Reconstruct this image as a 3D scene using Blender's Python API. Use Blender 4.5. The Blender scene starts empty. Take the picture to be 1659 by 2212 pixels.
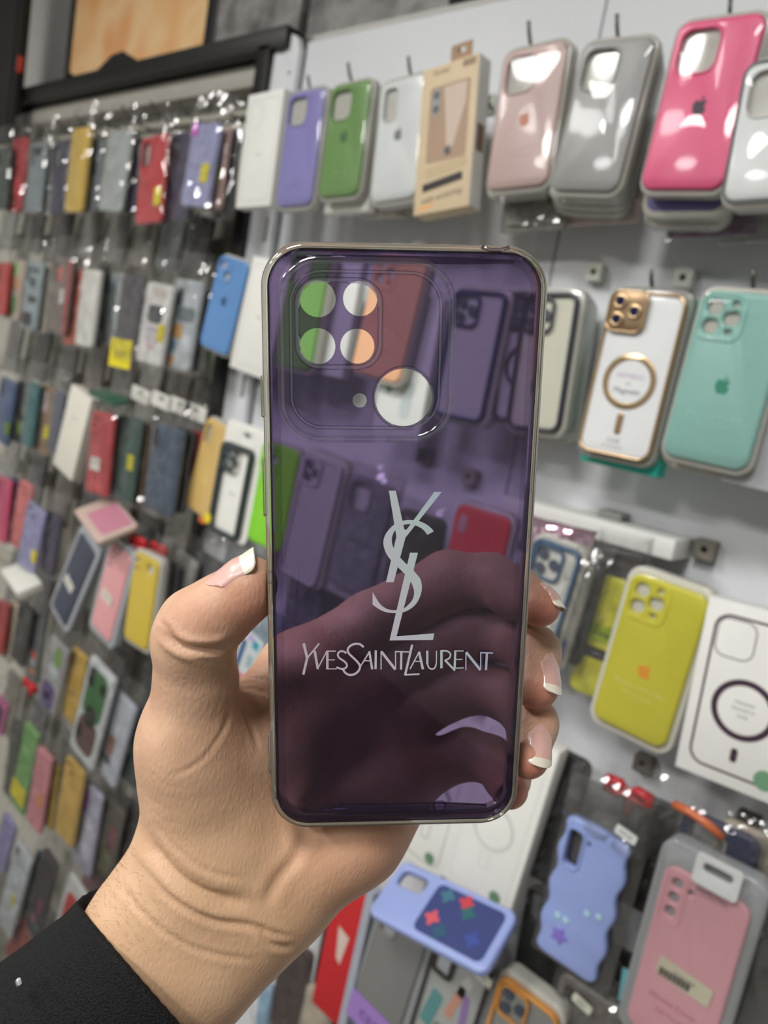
import bpy, bmesh, math, random
import numpy as np
from mathutils import Vector, Matrix, noise

# ------------------------------------------------------------------ camera, world, lights, exposure
scene = bpy.context.scene
COL = scene.collection
FPX, CX, CY = 1660.0, 829.5, 1106.0            # focal length and centre for a 1659 x 2212 frame
CAM = Vector((0.0, 0.0, 1.45))
AXX = np.array([0.74468375, 0.23549989, -0.62448852])   # along the display wall
AXY = np.array([0.64408483, -0.00833474, 0.76490866])   # into the display wall
AXZ = np.array([0.17493095, -0.97183864, -0.15788865])  # up
R3 = np.array([AXX, AXY, AXZ])

def dirw(p):
    return Vector((float(v) for v in R3 @ np.asarray(p, float)))
def c2w(p):                                   # camera-frame metres (right, down, forward) -> world
    return CAM + dirw(p)

cam_data = bpy.data.cameras.new('camera')
cam = bpy.data.objects.new('camera', cam_data); COL.objects.link(cam)
cam_data.sensor_fit = 'VERTICAL'; cam_data.sensor_height = 24.0; cam_data.sensor_width = 18.0
cam_data.lens = FPX / 2212.0 * 24.0
cam_data.clip_start = 0.01; cam_data.clip_end = 50
r, d, fw = dirw((1, 0, 0)), dirw((0, 1, 0)), dirw((0, 0, 1))
M = Matrix(((r.x, -d.x, -fw.x, CAM.x), (r.y, -d.y, -fw.y, CAM.y), (r.z, -d.z, -fw.z, CAM.z), (0, 0, 0, 1)))
cam.matrix_world = M
cam_data.dof.use_dof = True
cam_data.dof.focus_distance = 0.226
cam_data.dof.aperture_fstop = 8.4
scene.camera = cam

world = bpy.data.worlds.new('world'); scene.world = world; world.use_nodes = True
world.node_tree.nodes['Background'].inputs[0].default_value = (0.9, 0.95, 1.0, 1)
world.node_tree.nodes['Background'].inputs[1].default_value = 0.05

CEIL = 2.75
LAMPS = [(-1.5, -0.85, 27), (-0.1, -0.85, 27), (-1.5, -2.1, 38), (-0.1, -2.1, 38)]
def area_lamp(x, y, w):
    l = bpy.data.lights.new('ceiling_panel_lamp', 'AREA'); l.shape = 'DISK'; l.size = 0.56
    l.energy = w; l.color = (1.0, 0.985, 0.955)
    o = bpy.data.objects.new('ceiling_panel_lamp', l); COL.objects.link(o)
    o.location = (x, y, CEIL - 0.03); o['kind'] = 'helper'
    return o
for a in LAMPS: area_lamp(*a)

vs = scene.view_settings
vs.view_transform = 'Standard'; vs.look = 'None'; vs.exposure = 0.13; vs.gamma = 1.0; vs.use_curve_mapping = False
scene.cycles.max_bounces = 5; scene.cycles.diffuse_bounces = 3; scene.cycles.glossy_bounces = 2; scene.cycles.transparent_max_bounces = 20
scene.cycles.use_adaptive_sampling = True; scene.cycles.adaptive_threshold = 0.05
scene.cycles.caustics_reflective = False; scene.cycles.caustics_refractive = False
scene.cycles.sample_clamp_indirect = 6.0

# ------------------------------------------------------------------ materials
def lin(c):
    out = []
    for v in c:
        v = v / 255.0
        out.append(v / 12.92 if v <= 0.04045 else ((v + 0.055) / 1.055) ** 2.4)
    return (*out, 1.0)
MATS = {}
def mat(key, col=None, rough=0.45, metal=0.0, coat=0.0, bump=0.0, bscale=300.0, var=0.0, vscale=25.0, sss=0.0, alpha=1.0):
    if key in MATS: return MATS[key]
    m = bpy.data.materials.new(key); m.use_nodes = True
    nt = m.node_tree; b = nt.nodes['Principled BSDF']
    b.inputs['Base Color'].default_value = lin(col)
    b.inputs['Roughness'].default_value = rough; b.inputs['Metallic'].default_value = metal
    if coat: b.inputs['Coat Weight'].default_value = coat; b.inputs['Coat Roughness'].default_value = 0.06
    if alpha < 1: b.inputs['Alpha'].default_value = alpha
    tc = nt.nodes.new('ShaderNodeTexCoord')
    n = nt.nodes.new('ShaderNodeTexNoise'); n.inputs['Scale'].default_value = vscale; n.inputs['Detail'].default_value = 4
    nt.links.new(tc.outputs['Object'], n.inputs['Vector'])
    mx = nt.nodes.new('ShaderNodeMix'); mx.data_type = 'RGBA'; mx.blend_type = 'MULTIPLY'
    mx.inputs[6].default_value = lin(col)
    rp = nt.nodes.new('ShaderNodeValToRGB')
    v = max(var, 0.03)
    rp.color_ramp.elements[0].color = (1 - 2 * v, 1 - 2 * v, 1 - 2 * v, 1); rp.color_ramp.elements[0].position = 0.3
    rp.color_ramp.elements[1].color = (1, 1, 1, 1); rp.color_ramp.elements[1].position = 0.7
    mx.inputs[0].default_value = 1.0
    nt.links.new(n.outputs['Fac'], rp.inputs[0]); nt.links.new(rp.outputs[0], mx.inputs[7]); nt.links.new(mx.outputs[2], b.inputs['Base Color'])
    if bump:
        n2 = nt.nodes.new('ShaderNodeTexNoise'); n2.inputs['Scale'].default_value = bscale
        nt.links.new(tc.outputs['Object'], n2.inputs['Vector'])
        bp = nt.nodes.new('ShaderNodeBump'); bp.inputs['Strength'].default_value = bump; bp.inputs['Distance'].default_value = 0.001
        nt.links.new(n2.outputs['Fac'], bp.inputs['Height']); nt.links.new(bp.outputs[0], b.inputs['Normal'])
    MATS[key] = m
    return m
def plastic(c):
    g = 0.3 * c[0] + 0.55 * c[1] + 0.15 * c[2]; c = tuple(int(round(v + (g - v) * 0.13)) for v in c)
    return mat('plastic_%d_%d_%d' % c, c, rough=0.38, coat=0.25)
def paper(c): return mat('card_%d_%d_%d' % c, c, rough=0.6, bump=0.05, bscale=600)
def ink(c): return mat('print_%d_%d_%d' % c, c, rough=0.5)

def film(key, tint=(1, 1, 1), base=0.05, gain=1.0, rough=0.03, haze=0.0, hazecol=(225, 225, 222)):
    """clear plastic: transparent body, mirror-like sheen growing at grazing angles, a little milkiness"""
    if key in MATS: return MATS[key]
    m = bpy.data.materials.new(key); m.use_nodes = True
    nt = m.node_tree; nt.nodes.clear()
    out = nt.nodes.new('ShaderNodeOutputMaterial')
    tr = nt.nodes.new('ShaderNodeBsdfTransparent'); tr.inputs[0].default_value = (*tint, 1)
    gl = nt.nodes.new('ShaderNodeBsdfGlossy'); gl.inputs['Roughness'].default_value = rough
    fr = nt.nodes.new('ShaderNodeFresnel'); fr.inputs[0].default_value = 1.5
    mu = nt.nodes.new('ShaderNodeMath'); mu.operation = 'MULTIPLY_ADD'; mu.inputs[1].default_value = gain; mu.inputs[2].default_value = base - 0.04
    mu.use_clamp = True
    nt.links.new(fr.outputs[0], mu.inputs[0])
    body = tr
    if haze > 0:
        df = nt.nodes.new('ShaderNodeBsdfDiffuse'); df.inputs[0].default_value = lin(hazecol)
        mh = nt.nodes.new('ShaderNodeMixShader'); mh.inputs[0].default_value = haze
        nt.links.new(tr.outputs[0], mh.inputs[1]); nt.links.new(df.outputs[0], mh.inputs[2]); body = mh
    mx = nt.nodes.new('ShaderNodeMixShader')
    nt.links.new(mu.outputs[0], mx.inputs[0]); nt.links.new(body.outputs[0], mx.inputs[1]); nt.links.new(gl.outputs[0], mx.inputs[2])
    nt.links.new(mx.outputs[0], out.inputs[0])
    MATS[key] = m
    return m
F_BAG = film('bag_film', base=0.09, gain=0.45, rough=0.06, haze=0.03)
F_COVER = film('blister_film', base=0.05, gain=0.4, rough=0.03, haze=0.01)
F_TRAY = film('tray_plastic', base=0.06, gain=1.0, rough=0.1, haze=0.62, hazecol=(228, 226, 216))
F_CLEAR = film('clear_case_plastic', tint=(0.92, 0.93, 0.93), base=0.06, haze=0.25)
F_TINT = film('purple_tint', tint=(0.505, 0.44, 0.60), base=0.045, gain=0.8, rough=0.02, haze=0.012, hazecol=(150, 130, 190))
F_RIDGE = film('purple_ridge', tint=(0.80, 0.77, 0.88), base=0.17, gain=1.2, rough=0.10, haze=0.0)
F_LIP = film('inner_lip_plastic', tint=(0.93, 0.92, 0.95), base=0.05, gain=0.8, rough=0.05)
F_RIM = film('clear_rim', tint=(0.95, 0.935, 0.88), base=0.07, gain=1.0, rough=0.05, haze=0.13, hazecol=(240, 234, 212))

F_HIGHLIGHT = film('inner_highlight', tint=(0.80, 0.76, 0.88), base=0.22, gain=1.2, rough=0.12, haze=0.16, hazecol=(214, 204, 236))  # pale haze colour imitates light caught on the inner walls

# ------------------------------------------------------------------ mesh helpers
def link(name, me, m=None, parent=None):
    o = bpy.data.objects.new(name, me); COL.objects.link(o)
    if m is not None:
        if len(me.materials) == 0: me.materials.append(m)
        o.material_slots[0].link = 'OBJECT'; o.material_slots[0].material = m
    if parent is not None: o.parent = parent
    return o
def tag(o, label, cat, group=None, kind=None):
    o['label'] = label; o['category'] = cat
    if group: o['group'] = group
    if kind: o['kind'] = kind
    return o
def struct(o): o['kind'] = 'structure'; return o
def smooth(me, ang=None):
    me.polygons.foreach_set('use_smooth', [True] * len(me.polygons))
    if ang is not None: me.set_sharp_from_angle(angle=math.radians(ang))
    me.update(); return me
def from_bm(bm, name='m'):
    me = bpy.data.meshes.new(name); bm.normal_update(); bm.to_mesh(me); bm.free(); return me
def pydata(v, f, name='m', sm=False):
    me = bpy.data.meshes.new(name); me.from_pydata([tuple(p) for p in v], [], f); me.update()
    if sm: smooth(me)
    return me
def box_me(w, dpt, h, bev=0.0, seg=2):        # centred box, x w, y dpt, z h
    bm = bmesh.new(); bmesh.ops.create_cube(bm, size=1)
    for v in bm.verts: v.co.x *= w; v.co.y *= dpt; v.co.z *= h
    if bev: bmesh.ops.bevel(bm, geom=bm.edges[:], offset=bev, segments=seg, affect='EDGES', profile=0.5)
    me = from_bm(bm)
    return smooth(me, 35) if bev else me
def rrect(w, h, rad, n=6, cx=0, cy=0):
    rad = min(rad, w / 2 - 1e-5, h / 2 - 1e-5); pts = []
    for sx, sy, a0 in ((1, 1, 0), (-1, 1, 90), (-1, -1, 180), (1, -1, 270)):
        for i in range(n + 1):
            a = math.radians(a0 + 90 * i / n)
            pts.append((cx + sx * (w / 2 - rad) + rad * math.cos(a), cy + sy * (h / 2 - rad) + rad * math.sin(a)))
    return pts
def circ(cx, cy, rad, n=20):
    return [(cx + rad * math.cos(2 * math.pi * i / n), cy + rad * math.sin(2 * math.pi * i / n)) for i in range(n)]
SLABS = {}
def slab(outlines, t, bev=0.0, res=2, key=None):
    """2D outlines (inner ones are holes) in x-z, thickness t in +y from the front face at y = 0"""
    if key is not None and key in SLABS: return SLABS[key]
    cu = bpy.data.curves.new('c', 'CURVE'); cu.dimensions = '2D'; cu.fill_mode = 'BOTH'
    for o in outlines:
        s = cu.splines.new('POLY'); s.points.add(len(o) - 1); s.use_cyclic_u = True
        s.points.foreach_set('co', [c for p in o for c in (p[0], p[1], 0, 1)])
    cu.extrude = max(t / 2 - bev, 1e-6); cu.bevel_depth = bev; cu.bevel_resolution = res; cu.offset = -bev
    ob = bpy.data.objects.new('c', cu)
    me = bpy.data.meshes.new_from_object(ob)
    bpy.data.objects.remove(ob); bpy.data.curves.remove(cu)
    me.transform(Matrix(((1, 0, 0, 0), (0, 0, -1, t / 2), (0, 1, 0, 0), (0, 0, 0, 1))))
    bm = bmesh.new(); bm.from_mesh(me); bmesh.ops.remove_doubles(bm, verts=bm.verts, dist=1e-6); bm.to_mesh(me); bm.free()
    me.materials.clear()
    smooth(me, 40)
    if key is not None: SLABS[key] = me
    return me
def text_me(s, size, key=None, shear=0.0):
    key = ('t', s, size, shear)
    if key in SLABS: return SLABS[key]
    cu = bpy.data.curves.new('t', 'FONT'); cu.body = s; cu.size = size; cu.align_x = 'CENTER'; cu.align_y = 'CENTER'
    cu.extrude = 0.00006; cu.resolution_u = 3; cu.shear = shear
    ob = bpy.data.objects.new('t', cu); me = bpy.data.meshes.new_from_object(ob)
    bpy.data.objects.remove(ob); bpy.data.curves.remove(cu)
    me.transform(Matrix(((1, 0, 0, 0), (0, 0, -1, 0), (0, 1, 0, 0), (0, 0, 0, 1)))); me.materials.clear()
    SLABS[key] = me
    return me
def tube_me(pts, rad, n=8, closed=False):
    pts = [Vector(p) for p in pts]; rads = rad if isinstance(rad, (list, tuple)) else [rad] * len(pts)
    vs_, fs = [], []; N = len(pts); up = None
    for i, p in enumerate(pts):
        a = pts[(i - 1) % N] if (closed or i > 0) else p
        b = pts[(i + 1) % N] if (closed or i < N - 1) else p
        t = (b - a).normalized()
        if up is None:
            up = t.orthogonal().normalized()
        up = (up - t * up.dot(t)).normalized(); sd = t.cross(up)
        for k in range(n):
            an = 2 * math.pi * k / n
            vs_.append(p + (up * math.cos(an) + sd * math.sin(an)) * rads[i])
    for i in range(N if closed else N - 1):
        for k in range(n):
            j = (i + 1) % N
            fs.append((i * n + k, i * n + (k + 1) % n, j * n + (k + 1) % n, j * n + k))
    if not closed:
        fs.append(tuple(range(n))[::-1]); fs.append(tuple(range((N - 1) * n, N * n)))
    return pydata(vs_, fs, sm=True)
def dome_me(w, h, rad, depth, side, n=6, rings=7, key=None):
    """clear blister lid: upright side of height `side` (y from 0 to -side), then a low dome of `depth`"""
    key = ('dome', round(w, 4), round(h, 4), round(rad, 4), depth, side)
    if key in SLABS: return SLABS[key]
    base = rrect(w, h, rad, n); m = len(base); vs_, fs = [], []
    prof = [(1.0, 0.0), (0.992, -side * 0.85), (0.975, -side)]
    for i in range(1, rings): s = 0.975 * (1 - i / rings); prof.append((s, -side - depth * (1 - (s / 0.975) ** 2.2)))
    for s, y in prof:
        kx, kz = (w / 2 - (1 - s) * w / 2) / (w / 2), (h / 2 - (1 - s) * w / 2) / (h / 2) if s > 0.9 else s
        for x, z in base: vs_.append((x * kx, y, z * (kz if s > 0.9 else s)))
    for i in range(len(prof) - 1):
        for k in range(m): fs.append((i * m + k, i * m + (k + 1) % m, (i + 1) * m + (k + 1) % m, (i + 1) * m + k))
    fs.append(tuple(range((len(prof) - 1) * m, len(prof) * m)))
    me = pydata(vs_, fs, sm=True); SLABS[key] = me
    return me
def bag_me(w, h, seed, nx=14, nz=26, amp=0.003):
    """crumpled clear bag front: wraps back at its sides, ridged wrinkles"""
    key = ('bag', round(w, 3), round(h, 3), seed)
    if key in SLABS: return SLABS[key]
    vs_, fs = [], []
    for j in range(nz + 1):
        for i in range(nx + 1):
            a, b = i / nx * 2 - 1, j / nz
            x = a * w / 2; z = b * h
            q = Vector((x * 38 + seed * 7.3, z * 26, seed * 3.1))
            wr = abs(noise.noise(q)) * 1.3 + 0.7 * abs(noise.noise(q * 2.3))
            y = -amp * wr * 2.2 + 0.009 * abs(a) ** 6 + (0.006 * max(0, (b - 0.8) / 0.2))
            x += 0.0025 * noise.noise(q * 0.7 + Vector((9, 2, 1))) * (0.3 + abs(a))
            vs_.append((x, y, z + 0.003 * noise.noise(q * 0.6)))
    for j in range(nz):
        for i in range(nx):
            k = j * (nx + 1) + i; fs.append((k, k + 1, k + nx + 2, k + nx + 1))
    me = pydata(vs_, fs); SLABS[key] = me
    if seed % 2: smooth(me)
    return me

# ------------------------------------------------------------------ placing things on the display wall
def wall_pt(u, v, D):
    """where the sight line of a photo pixel meets the upright plane D metres in front of the lens plane of the wall"""
    w = R3 @ np.array([(u - CX) / FPX, (v - CY) / FPX, 1.0]); w = w * (D / w[1])
    return CAM + Vector((float(w[0]), float(w[1]), float(w[2])))
def place(name, top, bot, D, label, cat, group=None, pitch=0.0, yaw=0.0):
    a, b = wall_pt(*top, D), wall_pt(*bot, D)
    e = bpy.data.objects.new(name, None); COL.objects.link(e); e.empty_display_size = 0.03
    dx, dz = a.x - b.x, a.z - b.z
    e.rotation_mode = 'XYZ'
    e.rotation_euler = (math.radians(pitch), math.atan2(dx, dz), math.radians(yaw))
    e.location = (a + b) / 2
    tag(e, label, cat, group)
    return e, math.hypot(dx, dz)

# an apple-like fruit emblem with a bite and a leaf, unit height, centred
def fruit_outlines(s):
    pts = [(0, .30), (.08, .32), (.20, .36), (.32, .31), (.37, .25), (.30, .16), (.275, .05), (.30, -.07), (.39, -.15), (.35, -.27), (.27, -.39),
           (.20, -.455), (.12, -.455), (.03, -.42), (-.05, -.43), (-.14, -.46), (-.22, -.43), (-.31, -.32), (-.38, -.17), (-.41, 0), (-.40, .15), (-.34, .27),
           (-.24, .345), (-.13, .345)]
    leaf = [(.02, .37), (.10, .40), (.16, .48), (.17, .57), (.08, .53), (.02, .46)]
    return [[(x * s, y * s) for x, y in pts], [(x * s, y * s) for x, y in leaf]]
def flat(outl, y, m, parent, name, label=None, t=0.0002, x=0, z=0, rot=0):
    me = slab(outl, t)
    o = link(name, me, m, parent); o.location = (x, y - t, z); o.rotation_euler = (0, rot, 0)
    if label: o['label'] = label
    return o
def emblem(parent, y, s, c, x=0, z=0):
    me = slab(fruit_outlines(s), 0.0003, key=('fruit', round(s, 4)))
    o = link('emblem', me, ink(c), parent); o.location = (x, y - 0.0003, z)
    return o
def words(parent, s, size, c, x, y, z, rot=0, shear=0.0, name='lettering'):
    o = link(name, text_me(s, size, shear=shear), ink(c), parent); o.location = (x, y - 0.0002, z); o.rotation_euler = (0, rot, 0)
    return o
def ring_outl(ro, ri, x=0, z=0, n=40): return [circ(x, z, ro, n), circ(x, z, ri, n)]
def frame_outl(w, h, rad, t, x=0, z=0, n=6): return [rrect(w, h, rad, n, x, z), rrect(w - 2 * t, h - 2 * t, max(rad - t, 0.001), n, x, z)]

CASE_T = 0.0095
def shell(root, w, h, c, cam='square', y=0.0, rad=0.012, m=None, bev=0.0028, name='case_shell', thick=CASE_T):
    """a phone case seen from its back: rounded slab with the camera opening cut through it"""
    hx, hz = -w / 2, h / 2
    holes = []; extra = []
    if cam == 'square': holes = [rrect(0.036, 0.038, 0.010, 5, hx + 0.007 + 0.018, hz - 0.008 - 0.019)]
    elif cam == 'tall': holes = [rrect(0.022, 0.040, 0.009, 5, hx + 0.009 + 0.011, hz - 0.009 - 0.020)]
    elif cam == 'pill': holes = [rrect(0.013, 0.034, 0.0064, 5, hx + 0.008 + 0.0065, hz - 0.009 - 0.017)]
    elif cam == 'lenses':
        x0, z0 = hx + 0.0225, hz - 0.0235
        holes = [circ(x0 - 0.008, z0 + 0.0085, 0.0068, 18), circ(x0 - 0.0085, z0 - 0.0085, 0.0068, 18), circ(x0 + 0.0085, z0, 0.0068, 18), circ(x0 + 0.0095, z0 + 0.0125, 0.0028, 12), circ(x0 + 0.0085, z0 - 0.0125, 0.0025, 12)]
        extra.append(('camera_frame', frame_outl(0.042, 0.043, 0.011, 0.0018, x0, z0), 0.0012))
    elif cam == 'two':
        x0, z0 = hx + 0.021, hz - 0.022
        holes = [circ(x0 - 0.007, z0 + 0.0075, 0.0063, 16), circ(x0 + 0.007, z0 - 0.0075, 0.0063, 16)]
        extra.append(('camera_frame', frame_outl(0.035, 0.036, 0.010, 0.0015, x0, z0), 0.001))
    elif cam == 'dots':
        holes = [circ(hx + 0.0135, hz - 0.0145 - 0.0145 * i, 0.0045, 14) for i in range(3)] + [circ(hx + 0.0265, hz - 0.0165, 0.0025, 10)]
    elif cam == 'redmi':
        holes = [circ(hx + 0.013, hz - 0.014, 0.0045, 14), circ(hx + 0.013, hz - 0.030, 0.0045, 14), circ(hx + w - 0.022, hz - 0.020, 0.009, 20)]
    key = ('shell', round(w, 4), round(h, 4), cam, round(rad, 4), thick)
    me = slab([rrect(w, h, rad, 6)] + holes, thick, bev, key=key)
    o = link(name, me, m or plastic(c), root); o.location = (0, y, 0)
    if cam in ('square', 'tall', 'pill'):
        hh = holes[0]; xs = [p[0] for p in hh]; zs = [p[1] for p in hh]
        ww, hgt = max(xs) - min(xs), max(zs) - min(zs); ax, az = (max(xs) + min(xs)) / 2, (max(zs) + min(zs)) / 2
        me2 = slab([rrect(ww + 0.003, hgt + 0.003, ww * 0.3 + 0.001, 5, ax, az), rrect(ww, hgt, ww * 0.28, 5, ax, az)], 0.0014, 0.0005, key=('lip', round(ww, 4), round(hgt, 4), round(ax, 4), round(az, 4)))
        l = link('camera_lip', me2, m or plastic(c), o); l.location = (0, -0.001, 0)
    for nm, ol, t in extra:
        l = link(nm, slab(ol, t, 0.0004, key=(nm, round(w, 4), round(h, 4))), m or plastic(c), o); l.location = (0, -t + 0.0002, 0)
    return o
def tray(root, w, h, t=0.012, y=0.0, m=None, rad=0.015, name='tray'):
    me = slab([rrect(w, h, rad, 6)], t, 0.002, key=('tray', round(w, 4), round(h, 4), t))
    o = link(name, me, m or F_TRAY, root); o.location = (0, y, 0); return o
def cover(root, w, h, depth=0.003, side=0.004, y=0.0, rad=0.013):
    o = link('clear_lid', dome_me(w, h, rad, depth, side), F_COVER, root); o.location = (0, y, 0); return o
def bag(root, w, h, extra=0.05, seed=None, y=-0.003):
    s = (seed if seed is not None else random.randrange(9))
    o = link('clear_bag', bag_me(w + 0.008, h + extra + 0.006, s), F_BAG, root)
    o.location = (0, y, -h / 2 - 0.006); return o
def sticker(root, w, h, c, x, z, y=0.0, rot=0, label=None, txt=None, tc=(40, 40, 35), name='sticker', ts=0.005):
    o = flat([rrect(w, h, 0.0015, 2)], y - 0.0004, paper(c), root, name, label, t=0.0003, x=x, z=z, rot=rot)
    if txt:
        for i, ln in enumerate(txt.split('\n')):
            k = link('lettering', text_me(ln, ts), ink(tc), o); k.location = (0, -0.0003, (len(txt.split('\n')) - 1) * ts * 0.55 - i * ts * 1.1)
    return o
def hook(u, v, D, wallD, label, rise=0.016, c=(92, 94, 86)):
    """bent wire peg: straight out of the panel, tip turned up; (u, v) is the tip"""
    p = wall_pt(u, v, D)
    L = wallD - D
    pts = [(0, 0, 0), (0.0006, 0.004, -rise * 0.30), (0.001, 0.011, -rise * 0.60), (0, 0.021, -rise * 0.85), (0, 0.033, -rise), (0, L, -rise)]
    e = bpy.data.objects.new('display_hook', None); COL.objects.link(e); e.location = p
    tag(e, label, 'hook', 'wire display hooks')
    link('wire', tube_me(pts, 0.0021), mat('hook_wire', c, rough=0.35, metal=0.7), e)
    pl = link('back_plate', slab([rrect(0.016, 0.026, 0.002, 3)], 0.002, 0.0004, key='hookplate'), mat('hook_wire', c), e); pl.location = (0, L - 0.002, -rise)
    return e
# ------------------------------------------------------------------ the room
Z0 = CAM.z
def box(name, x0, x1, y0, y1, z0, z1, m, parent=None, bev=0.0):
    o = link(name, box_me(x1 - x0, y1 - y0, z1 - z0, bev), m, parent)
    o.location = ((x0 + x1) / 2, (y0 + y1) / 2, (z0 + z1) / 2)
    return o
M_WALL = mat('wall_paint', (214, 214, 212), rough=0.7, bump=0.1, bscale=120, var=0.04, vscale=3)
M_PANEL = mat('panel_white', (222, 224, 228), rough=0.42, var=0.03, vscale=4)
M_LPANEL = mat('panel_greyed', (186, 183, 172), rough=0.6, var=0.06, vscale=6)
M_BLACK = mat('black_metal', (20, 20, 21), rough=0.4)
M_FLOOR = mat('floor_tile', (120, 116, 110), rough=0.35, var=0.08, vscale=5)
XL, XR, YF, YB = -3.1, 2.4, -3.2, 0.965
struct(box('floor', XL, XR, YF, YB, -0.05, 0.0, M_FLOOR))
struct(box('ceiling', XL, XR, YF, YB, CEIL, CEIL + 0.05, M_WALL))
struct(box('wall_back', XL, XR, YB, YB + 0.06, 0, CEIL, M_WALL))
struct(box('wall_left', XL - 0.06, XL, YF, YB, 0, CEIL, M_WALL))
struct(box('wall_right', XR, XR + 0.06, YF, YB, 0, CEIL, M_WALL))
struct(box('wall_front', XL, XR, YF - 0.06, YF, 0, CEIL, mat('far_shop_wall', (120, 118, 115), rough=0.7)))
for i, (x, y, w) in enumerate(LAMPS):
    e = bpy.data.objects.new('ceiling_light', None); COL.objects.link(e); e.location = (x, y, CEIL)
    tag(e, 'round ceiling light ' + ['close to the display wall above the grey panel', 'close to the display wall above the white panels', 'over the aisle facing the grey panel', 'over the aisle facing the white panels'][i], 'ceiling light', 'ceiling light panels')
    fr = link('frame', slab(ring_outl(0.315, 0.283, 0, 0, 48), 0.03, 0.002, key='lampframe'), mat('lamp_frame', (225, 225, 222)), e)
    fr.rotation_euler = (math.radians(-90), 0, 0); fr.location = (0, 0, -0.031)
# panels behind the goods: grey-beige one with black post, white ones with a seam
LW, RW = 0.90, 0.85                       # depth of left and right panel faces
PX = wall_pt(572, 130, 0.83).x
struct(box('wall_panel_grey', XL + 0.02, PX - 0.02, LW, LW + 0.02, 0.08, Z0 + 0.52, M_LPANEL))
SX = wall_pt(1311, 0, RW).x
struct(box('wall_panel_white', PX + 0.075, SX - 0.0015, RW, RW + 0.018, 0.08, Z0 + 0.504, M_PANEL, bev=0.001))
struct(box('wall_panel_white', SX + 0.0015, 1.2, RW, RW + 0.018, 0.08, Z0 + 0.504, M_PANEL, bev=0.001))
struct(box('trim_1', PX - 0.016, PX + 0.014, 0.825, 0.89, 0.0, Z0 + 0.50, M_BLACK, bev=0.001))
struct(box('trim_2', XL + 0.02, PX + 0.05, 0.825, 0.862, Z0 + 0.492, Z0 + 0.524, M_BLACK, bev=0.001))
struct(box('trim_3', XL + 0.02, PX - 0.018, 0.852, 0.899, Z0 + 0.452, Z0 + 0.491, mat('grey_trim', (172, 168, 158), rough=0.45), bev=0.006))
struct(box('trim_4', XL + 0.02, 1.2, 0.865, YB - 0.001, Z0 + 0.506, Z0 + 0.522, mat('ledge_board', (190, 188, 184), rough=0.5), bev=0.001))
# white slotted upright beside the post
e = bpy.data.objects.new('slotted_upright', None); COL.objects.link(e); e.location = (PX + 0.043, 0.836, Z0)
tag(e, 'white slotted upright strip between black post and white panel', 'upright')
holes = [rrect(0.007, 0.035, 0.001, 2, 0.014, 0.385), circ(-0.010, 0.49, 0.0035, 12), circ(0.014, 0.455, 0.0035, 12)]
holes += [rrect(0.007, 0.040, 0.001, 2, 0.014, 0.215 - 0.085 * i) for i in range(8)]
u_ = link('strip', slab([[(-0.03, -1.2), (0.03, -1.2), (0.03, 0.49), (0.022, 0.508), (-0.03, 0.53)]] + holes, 0.012, 0.0005), M_PANEL, e)
u_b = link('slot_back', box_me(0.012, 0.002, 1.6), M_BLACK, e); u_b.location = (0.014, 0.013, -0.25)
# pegs rails across the grey panel
for i, (v, hgt) in enumerate([(278, .012), (532, .03), (862, .03), (1130, .03), (1395, .03), (1640, .03), (1850, .03)]):
    z = wall_pt(330, v, LW).z
    struct(box('trim_%d' % (5 + i), XL + 0.03, PX - 0.02, LW - 0.014, LW, z - hgt / 2, z + hgt / 2, mat('rail_grey', (168, 164, 150), rough=0.5), bev=0.002))
# white shelf strip and its small clip on the white panel
a, b = wall_pt(1085, 1075, 0.79), wall_pt(1458, 1178, 0.79)
s_ = box('shelf_strip', a.x, b.x, 0.79, 0.85, b.z - 0.0165, b.z + 0.005, mat('strip_white', (226, 226, 222), rough=0.4), bev=0.0012)
tag(s_, 'white horizontal shelf strip fixed to panel above the yellow case', 'shelf')
p_ = wall_pt(1315, 1118, 0.825)
s_ = box('cable_clip', p_.x - 0.014, p_.x + 0.014, 0.825, 0.849, b.z + 0.0055, b.z + 0.0135, mat('clip_grey', (150, 150, 146)), bev=0.001)
tag(s_, 'small grey clip lying on top of the white shelf strip', 'clip')
# small square plates with a round hole
def wall_plate(u, v, s, c, label, D=0.835):
    p = wall_pt(u, v, D)
    e = bpy.data.objects.new('hook_plate', None); COL.objects.link(e); e.location = p
    tag(e, label, 'plate', 'square hook plates')
    link('plate', slab([rrect(s, s, 0.002, 3), circ(0, 0, s * 0.17, 14)], 0.85 - D, 0.0006), mat('plate_%d' % c[0], c, rough=0.4), e)
    k = link('hole_dark', slab([circ(0, 0, s * 0.18, 12)], 0.002), M_BLACK, e); k.location = (0, 0.006, 0)  # black disc stands in for the dark inside of the hole
wall_plate(1281, 587, 0.020, (205, 205, 192), 'pale square plate above the stacked white trays')
wall_plate(1474, 599, 0.021, (214, 214, 204), 'pale square plate between gold-ring case and mint case')
wall_plate(1520, 1188, 0.022, (120, 116, 106), 'grey square plate at end of the white shelf strip')
wall_plate(1386, 1652, 0.020, (105, 98, 90), 'brownish square plate behind the red bow')
wall_plate(1610, 1782, 0.022, (70, 66, 58), 'dark square plate above the pink case pack')
wall_plate(912, 985, 0.020, (150, 140, 130), 'square plate above the dark green bag')
wall_plate(1010, 1030, 0.020, (160, 150, 140), 'square plate above the red case')
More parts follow.
